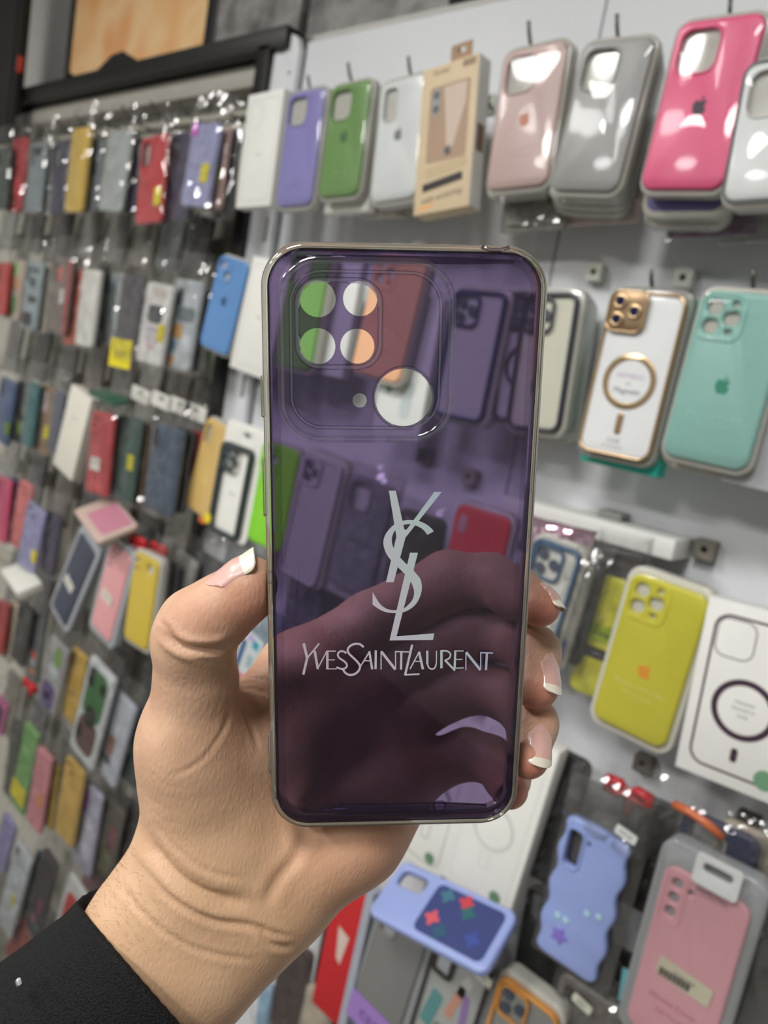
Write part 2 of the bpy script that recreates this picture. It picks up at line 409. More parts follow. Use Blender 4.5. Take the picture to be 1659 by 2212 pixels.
# pictures and a loudspeaker standing on the ledge
def picture(name, u0, v0, u1, v1, D, hgt, m, framec, border, label, cat='picture'):
    a, b = wall_pt(u0, v0, D), wall_pt(u1, v1, D)
    w = abs(b.x - a.x); z = Z0 + 0.522
    e = bpy.data.objects.new(name, None); COL.objects.link(e); e.location = ((a.x + b.x) / 2, D, z); tag(e, label, cat)
    f = link('picture_frame', slab(frame_outl(w, hgt, 0.002, border, 0, hgt / 2), 0.024, 0.001), framec, e)
    k = link('canvas', box_me(w - 1.8 * border, 0.012, hgt - 1.8 * border), m, e); k.location = (0, 0.012, hgt / 2)
    return e, w
def gradient_mat(key, cols, scale, detail=6, bump=0.0, stretch=(1, 1, 1)):
    m = bpy.data.materials.new(key); m.use_nodes = True; nt = m.node_tree; b = nt.nodes['Principled BSDF']
    tc = nt.nodes.new('ShaderNodeTexCoord'); mp = nt.nodes.new('ShaderNodeMapping'); mp.inputs['Scale'].default_value = stretch
    n = nt.nodes.new('ShaderNodeTexNoise'); n.inputs['Scale'].default_value = scale; n.inputs['Detail'].default_value = detail
    rp = nt.nodes.new('ShaderNodeValToRGB')
    while len(rp.color_ramp.elements) < len(cols): rp.color_ramp.elements.new(0.5)
    for i, c in enumerate(cols):
        rp.color_ramp.elements[i].position = 0.28 + 0.44 * i / (len(cols) - 1); rp.color_ramp.elements[i].color = lin(c)
    nt.links.new(tc.outputs['Object'], mp.inputs[0]); nt.links.new(mp.outputs[0], n.inputs['Vector']); nt.links.new(n.outputs['Fac'], rp.inputs[0]); nt.links.new(rp.outputs[0], b.inputs['Base Color'])
    b.inputs['Roughness'].default_value = 0.5
    return m
M_ORANGE = gradient_mat('sunset_print', [(206, 96, 48), (230, 160, 96), (242, 204, 152), (222, 140, 78)], 4.5, 2, stretch=(1, 1, 0.8))
M_ROCK = gradient_mat('rock_print', [(70, 70, 70), (122, 120, 118), (150, 148, 146), (96, 95, 94)], 16, 8)
M_FRAME = mat('picture_black', (26, 25, 26), rough=0.35)
e, w = picture('framed_picture', 140, 150, 446, 90, 0.895, 0.42, M_ORANGE, M_FRAME, 0.012, 'black framed orange sunset picture standing on the ledge')
hill = [(-w / 2 + .008, .008), (w / 2 - .008, .008), (w / 2 - .008, .035), (w * .12, .03), (w * .03, .055), (-w * .06, .075), (-w * .14, .073), (-w * .24, .05), (-w * .32, .03), (-w * .42, .047), (-w / 2 + .008, .062)]
flat([hill], 0.0052, ink((30, 27, 27)), e, 'hill_print', t=0.0006)
picture('rock_picture', 452, 90, 648, 60, 0.895, 0.42, M_ROCK, mat('rock_edge_a', (72, 70, 68)), 0.006, 'grey rock texture picture next to the orange sunset picture')
picture('rock_picture', 651, 60, 1000, 10, 0.885, 0.42, M_ROCK, mat('rock_edge_b', (62, 60, 59)), 0.006, 'grey rock texture picture above the green case')
# black router-like box on the ledge, above the beige box
a = wall_pt(1010, 5, 0.868); b_ = wall_pt(1120, 5, 0.868)
s_ = link('black_box', box_me(0.16, 0.05, 0.09, 0.012, 3), M_BLACK); s_.location = (a.x + 0.04, 0.892, Z0 + 0.522 + 0.045)
tag(s_, 'black plastic box on the ledge beside the rock picture', 'box')
# loudspeaker at the end of the ledge
a = wall_pt(30, 140, 0.80)
e = bpy.data.objects.new('loudspeaker', None); COL.objects.link(e); e.location = (a.x - 0.085, 0.80, Z0 + 0.40); tag(e, 'tall black loudspeaker with a red light at its side', 'loudspeaker')
k = link('cabinet', box_me(0.19, 0.024, 0.5, 0.006), mat('speaker_black', (22, 20, 19), rough=0.6), e); k.location = (0, 0.0125, 0.25)
k = link('grille', box_me(0.165, 0.004, 0.46, 0.0015), mat('speaker_grille', (30, 27, 25), rough=0.8, bump=0.6, bscale=900), e); k.location = (0, -0.001, 0.25)
k = link('red_light', box_me(0.006, 0.014, 0.035, 0.002), plastic((205, 60, 40)), e); k.location = (0.0975, 0.009, 0.165)
# ------------------------------------------------------------------ the purple phone case held in the hand
c1 = np.array([0.99818746, -0.01129712, 0.05911154]); c2 = np.array([-0.02824718, 0.97462238, 0.222066])
m_ = (c1 @ c2) / 2; c1, c2 = c1 - m_ * c2, c2 - m_ * c1
c1 /= np.linalg.norm(c1); c2 -= c1 * (c1 @ c2); c2 /= np.linalg.norm(c2); c3 = np.cross(c1, c2)
CC = np.array([0.00488945, 0.01408176, 0.22290574]); CW, CH = 0.0778, 0.1752
def case_pt(u, v, dz=0.0):
    """photo pixel -> (x, z) on the case's back face; dz is depth behind that face"""
    d_ = np.array([(u - CX) / FPX, (v - CY) / FPX, 1.0]); o = CC + c3 * dz
    t = (o @ c3) / (d_ @ c3); q = d_ * t - o
    return float(q @ c1), float(-(q @ c2))
case = bpy.data.objects.new('phone_case', None); COL.objects.link(case)
X_, Y_, Z_ = dirw(c1), dirw(c3), dirw(-c2); O_ = c2w(CC)
case.matrix_world = Matrix(((X_.x, Y_.x, Z_.x, O_.x), (X_.y, Y_.y, Z_.y, O_.y), (X_.z, Y_.z, Z_.z, O_.z), (0, 0, 0, 1)))
tag(case, 'transparent purple phone case with silver monogram held up in the hand', 'phone case')
def prof_sweep(w, h, rad, prof, n=14, cx=0, cz=0):
    """sweep a closed (inset, y) profile round a rounded rectangle"""
    vs_, fs = [], []; m = 4 * (n + 1); P = len(prof)
    for ins, y in prof:
        for x, z in rrect(w - 2 * ins, h - 2 * ins, max(rad - ins, 0.0006), n, cx, cz): vs_.append((x, y, z))
    for i in range(P):
        for k in range(m):
            j = (i + 1) % P
            fs.append((i * m + k, i * m + (k + 1) % m, j * m + (k + 1) % m, j * m + k))
    bm = bmesh.new(); me = pydata(vs_, fs); bm.from_mesh(me); bmesh.ops.recalc_face_normals(bm, faces=bm.faces); bm.to_mesh(me); bm.free()
    return smooth(me, 50)
INS = 0.0022
lens = [(686, 645, 39), (778, 645, 37), (686, 748, 38.5), (772, 748, 37)]
px = lambda r_, u, v: abs(case_pt(u + r_, v)[0] - case_pt(u, v)[0])
holes = [circ(*case_pt(u, v), px(r_, u, v), 40) for u, v, r_ in lens]
BIG = (*case_pt(872, 859), px(62, 872, 859)); FL = (*case_pt(777, 865), px(15.5, 777, 865))
holes += [circ(BIG[0], BIG[1], BIG[2], 56), circ(FL[0], FL[1], FL[2], 24)]
link('back_panel', slab([rrect(CW - 2 * INS, CH - 2 * INS, 0.0095, 14)] + holes, 0.0011, 0.0002), F_TINT, case)
rim = link('clear_rim', prof_sweep(CW, CH, 0.0118, [(0.0005, 0.0004), (0.0012, -0.0004), (0.0018, -0.0005), (INS, 0.0), (INS, 0.0012), (0.0016, 0.0025), (0.0015, 0.0088), (0.0009, 0.0096), (0.0003, 0.0092), (0.0, 0.0075), (0.0, 0.0022)]), F_RIM, case)
link('inner_lip', prof_sweep(CW - 2 * INS, CH - 2 * INS, 0.0095, [(0.0, 0.0012), (0.0022, 0.0012), (0.0026, 0.0016), (0.0004, 0.0022)]), F_LIP, case)
def ridge(u0, v0, u1, v1, rad, wd, ht, name='camera_ridge', y=0.0):
    xa, za = case_pt(u0, v0); xb, zb = case_pt(u1, v1); w, h = abs(xb - xa), abs(zb - za)
    pr = [(-wd / 2, y), (-wd * 0.25, y - ht), (wd * 0.25, y - ht), (wd / 2, y)]
    return link(name, prof_sweep(w, h, rad, pr, 12, (xa + xb) / 2, (za + zb) / 2), F_RIDGE, case)
ridge(627, 584, 945, 925, 0.0085, 0.0011, 0.0006)
ridge(604, 560, 968, 950, 0.0105, 0.0020, 0.0004)
ridge(641, 603, 820, 794, 0.0060, 0.0016, 0.0011, 'lens_ridge')
for x, z, r_, nm in [(BIG[0], BIG[1], BIG[2], 'sensor_ring')] :
    link(nm, prof_sweep(2 * r_ + 0.0014, 2 * r_ + 0.0014, r_ + 0.0007, [(0.0, 0.0), (0.0002, -0.0005), (0.0006, -0.0005), (0.0008, 0.0003)], 14, x, z), F_RIDGE, case)
for zz, nm, rr_ in ((-CH / 2 + 0.0042, 'bottom_highlight', 0.0019), (CH / 2 - 0.0040, 'top_highlight', 0.0010)):
    x0_, x1_ = -CW / 2 + 0.0095, CW / 2 - 0.0095
    link(nm, tube_me([(x0_, 0.0034, zz), (x0_ * 0.5, 0.0034, zz), (0, 0.0034, zz), (x1_ * 0.5, 0.0034, zz), (x1_, 0.0034, zz)], [rr_ * 0.5, rr_, rr_, rr_, rr_ * 0.5], 14), F_HIGHLIGHT, case)  # added strips imitating the highlights along inner top and bottom walls
# button covers on the long side, port cut-outs at the foot
def side_button(v0, v1, name='button_cover'):
    z0_, z1_ = case_pt(572, v0)[1], case_pt(572, v1)[1]
    o = link(name, box_me(0.0012, 0.0032, abs(z1_ - z0_), 0.0005), F_RIM, case); o.location = (-CW / 2 - 0.0002, 0.0048, (z0_ + z1_) / 2)
side_button(812, 905); side_button(1000, 1122); side_button(1600, 1688)
for u, wd in ((785, 0.016), (952, 0.0045), (690, 0.010)):
    x, z = case_pt(u, 1762)
    o = link('port_cutout', prof_sweep(wd, 0.0042, 0.002, [(0.0, 0.003), (0.0003, 0.0024), (0.0007, 0.003), (0.0003, 0.0034)], 6, x, -CH / 2 + 0.0052), F_RIDGE, case)
o = link('top_notch', tube_me([(case_pt(1040, 527)[0], -0.0002, CH / 2 - 0.0006), (case_pt(1058, 527)[0], -0.0003, CH / 2 - 0.0014), (case_pt(1082, 527)[0], -0.0003, CH / 2 - 0.0014), (case_pt(1100, 527)[0], -0.0002, CH / 2 - 0.0006)], 0.0005), F_RIDGE, case)
# the printed silver monogram and name
def silver():
    m = bpy.data.materials.new('silver_foil'); m.use_nodes = True; nt = m.node_tree; b = nt.nodes['Principled BSDF']
    tc = nt.nodes.new('ShaderNodeTexCoord'); mp = nt.nodes.new('ShaderNodeMapping'); mp.inputs['Rotation'].default_value = (0, 0.25, 0)
    sp = nt.nodes.new('ShaderNodeSeparateXYZ'); ma = nt.nodes.new('ShaderNodeMapRange')
    ma.inputs[1].default_value = -0.03; ma.inputs[2].default_value = 0.032
    rp = nt.nodes.new('ShaderNodeValToRGB')
    cols = [(200, 188, 202), (208, 202, 218), (190, 208, 206), (176, 178, 222), (200, 208, 218)]
    while len(rp.color_ramp.elements) < 5: rp.color_ramp.elements.new(0.5)
    for i, (p, c) in enumerate(zip((0.0, 0.35, 0.6, 0.85, 1.0), cols)): rp.color_ramp.elements[i].position = p; rp.color_ramp.elements[i].color = lin(c)
    nt.links.new(tc.outputs['Object'], mp.inputs[0]); nt.links.new(mp.outputs[0], sp.inputs[0]); nt.links.new(sp.outputs[0], ma.inputs[0]); nt.links.new(ma.outputs[0], rp.inputs[0]); nt.links.new(rp.outputs[0], b.inputs['Base Color'])
    b.inputs['Metallic'].default_value = 0.1; b.inputs['Roughness'].default_value = 0.4
    return m
SILVER = silver()
def printed(polys, sc, ox, oy, name, y=-0.00008):
    o = None; vs_, fs = [], []
    for i, p in enumerate(polys):
        me = slab([[case_pt(ox + a * sc, oy + b * sc) for a, b in p]], 0.00005)
        off = len(vs_); vs_ += [(v.co.x, v.co.y - 0.00002 * i, v.co.z) for v in me.vertices]
        fs += [tuple(k + off for k in q.vertices) for q in me.polygons]; bpy.data.meshes.remove(me)
    o = link(name, pydata(vs_, fs), SILVER, case); o.location = (0, y, 0); return o
YP = [(478, 180), (568, 180), (678, 680), (708, 680), (1065, 195), (1160, 195), (692, 785), (540, 1360), (442, 1360), (575, 770)]
SP = [(1057, 705), (1035, 672), (1000, 640), (960, 612), (920, 590), (875, 573), (830, 562), (780, 557), (730, 556), (685, 561), (640, 572), (595, 590), (550, 615), (512, 645), (480, 680), (452, 714), (430, 750), (415, 790), (408, 830), (407, 865), (412, 900), (424, 940), (440, 980), (466, 1026), (500, 1070), (560, 1135), (620, 1190), (680, 1250), (720, 1295), (750, 1340), (775, 1380), (790, 1420), (802, 1460), (805, 1500), (800, 1535), (790, 1570), (770, 1606), (740, 1640), (705, 1675), (665, 1705), (625, 1718), (580, 1722), (530, 1722), (480, 1715), (438, 1698), (400, 1675), (368, 1645), (340, 1610), (268, 1488),
      (268, 1650), (330, 1695), (375, 1721), (420, 1740), (470, 1752), (520, 1757), (580, 1758), (640, 1752), (692, 1738), (740, 1715), (785, 1684), (820, 1650), (848, 1612), (870, 1570), (888, 1525), (900, 1480), (905, 1440), (903, 1400), (897, 1358), (885, 1320), (865, 1288), (840, 1260), (790, 1200), (715, 1135), (625, 1045), (590, 1004), (560, 960), (539, 920), (525, 880), (516, 840), (515, 800), (520, 770), (530, 740), (543, 714), (560, 690), (583, 666), (610, 645), (645, 628), (680, 615), (720, 610), (760, 610), (795, 617), (830, 630), (868, 646), (900, 665), (940, 700), (975, 748)]
LP = [(750, 980), (853, 980), (577, 2060), (1065, 2020), (1047, 2105), (487, 2110)]
printed([YP, SP, LP], 0.16727, 760, 1030, 'monogram')
def strokes(lst):
    polys = []
    for pts, w in lst:
        pts = [Vector((a, b)) for a, b in pts]; L, R = [], []
        for i, p in enumerate(pts):
            a = pts[max(i - 1, 0)]; b = pts[min(i + 1, len(pts) - 1)]; t = (b - a).normalized(); n_ = Vector((-t.y, t.x)) * w / 2
            L.append(p + n_); R.append(p - n_)
        polys.append([tuple(q) for q in L + R[::-1]])
    return polys
def cr(pts, k=4):            # smooth a polyline
    out = []
    P = [pts[0]] + list(pts) + [pts[-1]]
    for i in range(1, len(P) - 2):
        for j in range(k):
            t = j / k; q = []
            for c in (0, 1):
                a, b, c_, d_ = P[i - 1][c], P[i][c], P[i + 1][c], P[i + 2][c]
                q.append(0.5 * (2 * b + (c_ - a) * t + (2 * a - 5 * b + 4 * c_ - d_) * t * t + (3 * b - a - 3 * c_ + d_) * t ** 3))
            out.append(tuple(q))
    return out + [pts[-1]]
NAME = [([(60, 75), (90, 195)], 22), ([(187, 75), (90, 192)], 13), ([(90, 188), (57, 328)], 20), ([(150, 135), (176, 283)], 20), ([(250, 135), (172, 283)], 10),
        ([(253, 133), (253, 283)], 20), ([(245, 136), (322, 136)], 8), ([(253, 207), (315, 207)], 8), ([(245, 280), (330, 280)], 8),
        (cr([(408, 152), (380, 136), (350, 142), (338, 165), (352, 192), (382, 212), (407, 235), (412, 258), (395, 276), (365, 280), (328, 265)]), 15),
        (cr([(548, 103), (520, 80), (480, 76), (440, 92), (419, 122), (427, 152), (462, 187), (500, 225), (519, 260), (505, 298), (470, 324), (430, 328), (398, 310), (382, 285)]), 17),
        ([(598, 136), (515, 272)], 11), ([(594, 136), (618, 283)], 18), ([(548, 213), (606, 213)], 8), ([(647, 128), (645, 280)], 18),
        ([(690, 135), (690, 283)], 9), ([(692, 137), (806, 283)], 21), ([(808, 135), (808, 283)], 9), ([(803, 137), (920, 140)], 10), ([(855, 140), (852, 283)], 18),
        ([(943, 80), (885, 328)], 18), ([(880, 325), (1002, 320)], 13), ([(1000, 137), (925, 278)], 10), ([(998, 137), (1030, 280)], 20), ([(958, 215), (1015, 215)], 8),
        ([(1065, 128), (1065, 235)], 18), (cr([(1065, 230), (1078, 265), (1105, 278), (1128, 264), (1138, 232)]), 12), ([(1138, 237), (1140, 128)], 9),
        ([(1180, 123), (1180, 270)], 20), (cr([(1180, 128), (1225, 130), (1253, 155), (1243, 188), (1208, 206)]), 13), ([(1208, 203), (1290, 288)], 17),
        ([(1292, 125), (1287, 272)], 18), ([(1290, 128), (1360, 129)], 8), ([(1290, 197), (1350, 197)], 8), ([(1285, 268), (1360, 266)], 8),
        ([(1378, 137), (1378, 283)], 9), ([(1380, 138), (1496, 283)], 21), ([(1498, 137), (1498, 280)], 9), ([(1496, 141), (1598, 144)], 10), ([(1548, 143), (1541, 283)], 18)]
printed(strokes(NAME), 0.26522, 640, 1370, 'name_lettering')

# ------------------------------------------------------------------ the hand
def P3(u, v, z): return np.array([(u - CX) / FPX * z, (v - CY) / FPX * z, z])      # z in mm -> camera-frame mm
VOX = 0.9
LO = np.array([-128., 4., 214.]); HI = np.array([62., 214., 318.])
dims = np.ceil((HI - LO) / VOX).astype(int) + 1
gx, gy, gz = [LO[i] + VOX * np.arange(dims[i], dtype=np.float32) for i in range(3)]
BIGV = 30.0
def new_field(): return np.full(dims, BIGV, np.float32)
def add_cone(F, a, b, ra, rb, k, sq=None):
    """smooth-union a tapered capsule into field F (sq: (axis, factor) flattens the section)"""
    a, b = np.asarray(a, float), np.asarray(b, float); pad = max(ra, rb) + k + 4
    lo = np.maximum(np.floor((np.minimum(a, b) - pad - LO) / VOX).astype(int), 0); hi = np.minimum(np.ceil((np.maximum(a, b) + pad - LO) / VOX).astype(int) + 1, dims)
    if (hi <= lo).any(): return
    x = gx[lo[0]:hi[0], None, None]; y = gy[None, lo[1]:hi[1], None]; z = gz[None, None, lo[2]:hi[2]]
    ba = b - a; L = float(ba @ ba) + 1e-9
    t = np.clip(((x - a[0]) * ba[0] + (y - a[1]) * ba[1] + (z - a[2]) * ba[2]) / L, 0, 1)
    dx, dy, dz_ = x - a[0] - t * ba[0], y - a[1] - t * ba[1], z - a[2] - t * ba[2]
    if sq is not None:
        ax, fac = np.asarray(sq[0], float), sq[1]; ax = ax / np.linalg.norm(ax)
        pr = dx * ax[0] + dy * ax[1] + dz_ * ax[2]; e_ = (1 / fac - 1) * pr
        dx, dy, dz_ = dx + e_ * ax[0], dy + e_ * ax[1], dz_ + e_ * ax[2]
    d_ = np.sqrt(dx * dx + dy * dy + dz_ * dz_) - (ra + (rb - ra) * t)
    S = F[lo[0]:hi[0], lo[1]:hi[1], lo[2]:hi[2]]
    h_ = np.clip(0.5 + 0.5 * (S - d_) / k, 0, 1)
    F[lo[0]:hi[0], lo[1]:hi[1], lo[2]:hi[2]] = S + (d_ - S) * h_ - k * h_ * (1 - h_)
def smin(A, B, k):
    h_ = np.clip(0.5 + 0.5 * (B - A) / k, 0, 1); return B + (A - B) * h_ - k * h_ * (1 - h_)
palm = new_field()
for a, b, ra, rb, k in [
    (P3(60, 2330, 268), P3(339, 1990, 263), 23, 19, 8), (P3(170, 2440, 268), P3(441, 2062, 263), 23, 19.0, 14),      # forearm, two bones
    (P3(339, 1990, 263), P3(430, 1880, 264), 19, 20, 14), (P3(441, 2062, 263), P3(560, 1950, 266), 19, 18, 14),
    (P3(430, 1870, 262), P3(425, 1660, 256), 19.6, 17.5, 14),       # thenar mound
    (P3(520, 1800, 262), P3(500, 1650, 262), 17, 15, 12),
    (P3(425, 1660, 256), P3(415, 1590, 252), 17, 16.2, 8),
    (P3(560, 1950, 267), P3(760, 1790, 268), 17.5, 17.0, 14),       # heel on the little-finger side
    (P3(760, 1790, 268), P3(845, 1700, 274), 17, 14, 12),
    (P3(500, 1880, 270), P3(655, 1462, 279), 15, 13, 12), (P3(540, 1890, 272), P3(735, 1520, 283), 15, 13, 12),
    (P3(580, 1900, 272), P3(795, 1590, 283), 15, 12.5, 12), (P3(620, 1900, 272), P3(845, 1680, 280), 15, 12, 12),
    (P3(470, 1600, 262), P3(640, 1450, 276), 9.5, 12, 10),          # web between thumb and index
    (P3(560, 1600, 268), P3(700, 1560, 275), 13, 12, 10),
]: add_cone(palm, a, b, ra, rb, k)
FINGERS = [
    # thumb
    ([P3(413, 1600, 252), P3(424, 1470, 245), P3(419, 1385, 239), P3(432, 1352, 236.5), P3(478, 1312, 233), P3(536, 1262, 230), P3(534, 1286, 230), P3(480, 1326, 233)], [16.0, 12.6, 12.3, 11.9, 9.6, 7.8, 7.4, 9.2], 4.0, 7),
    # index
    ([P3(650, 1445, 279), P3(800, 1345, 285), P3(968, 1254, 286), P3(1060, 1252, 280), P3(1112, 1280, 268), P3(1165, 1309, 250)], [13, 11.2, 10.8, 9.3, 9.0, 6.9], 3.5, 7),
    ([P3(735, 1515, 283), P3(870, 1428, 289), P3(1010, 1362, 291), P3(1092, 1370, 284), P3(1152, 1408, 264), P3(1158, 1482, 253.5)], [13, 11.4, 11, 9.6, 8.9, 7.6], 3.5, 7),
    ([P3(795, 1590, 283), P3(900, 1530, 288), P3(1020, 1478, 290), P3(1098, 1502, 280), P3(1150, 1562, 260), P3(1140, 1636, 251.5)], [12.5, 10.4, 10.2, 9.0, 8.2, 7.0], 3.5, 6),
    ([P3(845, 1690, 279), P3(930, 1655, 283), P3(1010, 1628, 284), P3(1060, 1640, 279), P3(1095, 1680, 268), P3(1100, 1706, 257)], [11.5, 9.3, 8.8, 8.0, 7.6, 6.4], 3.5, 6),
]
res = palm.copy()
for pts, rr, k, kp in FINGERS:
    F = new_field()
    for i in range(len(pts) - 1): add_cone(F, pts[i], pts[i + 1], rr[i], rr[i + 1], k)
    near = F < 24
    m_ = palm.copy(); m_[near] = smin(palm[near], F[near], kp)
    res = np.minimum(res, m_)
def surface_net(F):
    s = F < 0; nx, ny, nz = F.shape
    acc = np.zeros((nx - 1, ny - 1, nz - 1, 3), np.float32); cnt = np.zeros((nx - 1, ny - 1, nz - 1), np.float32)
    C = lambda A, i, j, k: A[i:nx - 1 + i, j:ny - 1 + j, k:nz - 1 + k]
    for ax in range(3):
        o1, o2 = [q for q in range(3) if q != ax]
        for p in (0, 1):
            for q in (0, 1):
                a = [0, 0, 0]; a[o1] = p; a[o2] = q; b = list(a); b[ax] = 1
                fa, fb = C(F, *a), C(F, *b); cr_ = (fa < 0) != (fb < 0)
                t = np.where(cr_, fa / np.where(cr_, fa - fb, 1), 0)
                for c in range(3): acc[..., c] += np.where(cr_, (t if c == ax else a[c]), 0)
                cnt += cr_
    idx = -np.ones(cnt.shape, np.int64); on = cnt > 0; idx[on] = np.arange(on.sum())
    cell = np.argwhere(on); V = cell + acc[on] / cnt[on][:, None]
    quads = []
    for ax in range(3):
        o1, o2 = (ax + 1) % 3, (ax + 2) % 3
        sl = [slice(1, n_ - 1) for n_ in F.shape]; sl[ax] = slice(0, F.shape[ax] - 1)
        sl2 = list(sl); sl2[ax] = slice(1, F.shape[ax])
        sa, sb = s[tuple(sl)], s[tuple(sl2)]
        e_ = np.argwhere(sa != sb); fl = sa[sa != sb]
        off = np.array([1, 1, 1]); off[ax] = 0; e_ = e_ + off
        def cellat(d1, d2):
            c = e_.copy(); c[:, o1] -= d1; c[:, o2] -= d2; return idx[c[:, 0], c[:, 1], c[:, 2]]
        q = np.stack([cellat(1, 1), cellat(0, 1), cellat(0, 0), cellat(1, 0)], 1)
        q[~fl] = q[~fl][:, ::-1]; quads.append(q)
    return V * VOX + LO, np.concatenate(quads)
HV, HQ = surface_net(res)
def lap(V, Q, it, lam=0.5):
    E = np.concatenate([Q[:, [0, 1]], Q[:, [1, 2]], Q[:, [2, 3]], Q[:, [3, 0]]])
    for _ in range(it):
        S = np.zeros_like(V); n_ = np.zeros(len(V))
        np.add.at(S, E[:, 0], V[E[:, 1]]); np.add.at(S, E[:, 1], V[E[:, 0]]); np.add.at(n_, E[:, 0], 1); np.add.at(n_, E[:, 1], 1)
        V = V + lam * (S / np.maximum(n_, 1)[:, None] - V)
    return V
def vnormals(V, Q):
    N = np.cross(V[Q[:, 2]] - V[Q[:, 0]], V[Q[:, 3]] - V[Q[:, 1]]); A = np.zeros_like(V)
    for c in range(4): np.add.at(A, Q[:, c], N)
    return A / (np.linalg.norm(A, axis=1)[:, None] + 1e-9)
HV = lap(HV, HQ, 3)
HN = vnormals(HV, HQ)
if (HN * (HV - HV.mean(0))).sum(1).mean() < 0: HQ = HQ[:, ::-1]; HN = -HN
HU = np.stack([HV[:, 0] / HV[:, 2] * FPX + CX, HV[:, 1] / HV[:, 2] * FPX + CY], 1)
disp = np.zeros(len(HV))
def seg_dist(pts):
    best = np.full(len(HV), 1e9); par = np.zeros(len(HV)); n_ = len(pts) - 1
    for i in range(n_):
        a, b = np.array(pts[i], float), np.array(pts[i + 1], float); ba = b - a
        t = np.clip(((HU - a) @ ba) / (ba @ ba), 0, 1); dd = np.linalg.norm(HU - a - t[:, None] * ba, axis=1)
        m = dd < best; best[m] = dd[m]; par[m] = (i + t[m]) / n_
    return best, par
def crease(pts, wid, dep, bulge=0.35, facing=0.15, soft=True):
    """a skin fold of the palm side: a groove with slightly raised lips"""
    global disp
    dd, t = seg_dist(cr(pts, 5)); f = np.exp(-(dd / wid) ** 2) - bulge * np.exp(-((dd - 2.2 * wid) / (1.1 * wid)) ** 2)
    fade = np.clip(np.minimum(t, 1 - t) * 5, 0.15, 1) if soft else 1.0
    ok = HN[:, 2] < -facing
    disp -= np.where(ok, dep * f * fade, 0)
crease([(352, 1362), (385, 1392), (420, 1402), (470, 1400), (505, 1388)], 8, 1.7, 0.5)        # thumb joint
crease([(378, 1390), (420, 1420), (470, 1424), (500, 1412)], 5, 0.5)
crease([(345, 1340), (375, 1370)], 5, 0.5)
crease([(498, 1500), (494, 1540), (478, 1585), (445, 1632), (410, 1660), (365, 1680)], 5, 0.38)    # folds at thumb base
crease([(500, 1505), (530, 1540), (560, 1620)], 5, 0.6)
crease([(495, 1470), (530, 1465), (575, 1470)], 4, 0.6); crease([(500, 1490), (540, 1488), (580, 1500)], 4, 0.6)
crease([(318, 1800), (345, 1850), (400, 1905), (470, 1940), (545, 1950)], 14, 1.5, 0.4)           # wrist folds under the thumb mound
crease([(330, 1830), (380, 1890), (440, 1925), (500, 1935)], 5, 0.6)
crease([(345, 1790), (400, 1850), (460, 1885), (530, 1900)], 5, 0.45)
crease([(310, 1870), (370, 1940), (450, 1985), (540, 2000), (600, 2020), (640, 2030)], 7, 0.9)
crease([(560, 2010), (590, 2040), (640, 2046)], 7, 1.0)
crease([(250, 1900), (320, 1985), (400, 2040), (480, 2065), (560, 2075)], 6, 0.5)
crease([(570, 1960), (600, 1900), (640, 1850), (665, 1780)], 12, 0.9, 0.3)                       # hollow between the two mounds
for i in range(9):
    y = 1640 + i * 26; crease([(318 + 6 * (i % 3), y), (352, y + 26), (400, y + 40)], 3.0, 0.06)
for i in range(8): crease([(345 + 18 * i, 1450 + (i % 3) * 9), (352 + 18 * i, 1500), (350 + 16 * i, 1545)], 3.0, 0.05)
HV = HV + HN * disp[:, None]
HV = lap(HV, HQ, 1, 0.3)
# the thumb pad flattens against the case's side and the finger pads against its back edge
q_ = HV / 1000.0 - CC; lx, ly, lz = q_ @ c1, q_ @ c3, -(q_ @ c2)
ins = (np.abs(lx) < CW / 2 + 0.0002) & (np.abs(lz) < CH / 2) & (ly > -0.0006) & (ly < 0.0098)
th = ins & (lx < -CW / 2 + 0.008) & (HU[:, 1] < 1420)
HV[th] += np.outer((-CW / 2 - 0.0002) - lx[th], c1) * 1000.0
ot = ins & ~th; HV[ot] += np.outer(0.0099 - ly[ot], c3) * 1000.0
W_ = (R3 @ (HV / 1000.0).T).T + np.array(CAM)
hand_me = bpy.data.meshes.new('hand'); hand_me.from_pydata([tuple(p) for p in W_], [], [tuple(int(i) for i in q) for q in HQ]); hand_me.update()
smooth(hand_me)
# pigmentation: flushed finger ends and thumb pad, paler mounds
red = np.zeros(len(HV)); pale = np.zeros(len(HV))
for p, r_ in [(P3(1172, 1325, 246), 9), (P3(1160, 1500, 250), 9), (P3(1142, 1652, 248), 8), (P3(548, 1300, 229), 9), (P3(1112, 1705, 252), 8)]:
    red = np.maximum(red, np.exp(-(np.linalg.norm(HV - p, axis=1) / r_) ** 2))
for p, r_, a_ in [(P3(780, 1830, 255), 26, 0.35), (P3(560, 1500, 262), 16, 0.3), (P3(440, 1330, 226), 9, 0.3)]:
    red = np.maximum(red, a_ * np.exp(-(np.linalg.norm(HV - p, axis=1) / r_) ** 2))
for p, r_ in [(P3(520, 1900, 250), 40), (P3(640, 1960, 250), 35), (P3(300, 2080, 245), 50)]:
    pale = np.maximum(pale, np.exp(-(np.linalg.norm(HV - p, axis=1) / r_) ** 2))
at = hand_me.attributes.new('flush', 'FLOAT', 'POINT'); at.data.foreach_set('value', red.astype(np.float32))
at = hand_me.attributes.new('sallow', 'FLOAT', 'POINT'); at.data.foreach_set('value', pale.astype(np.float32))
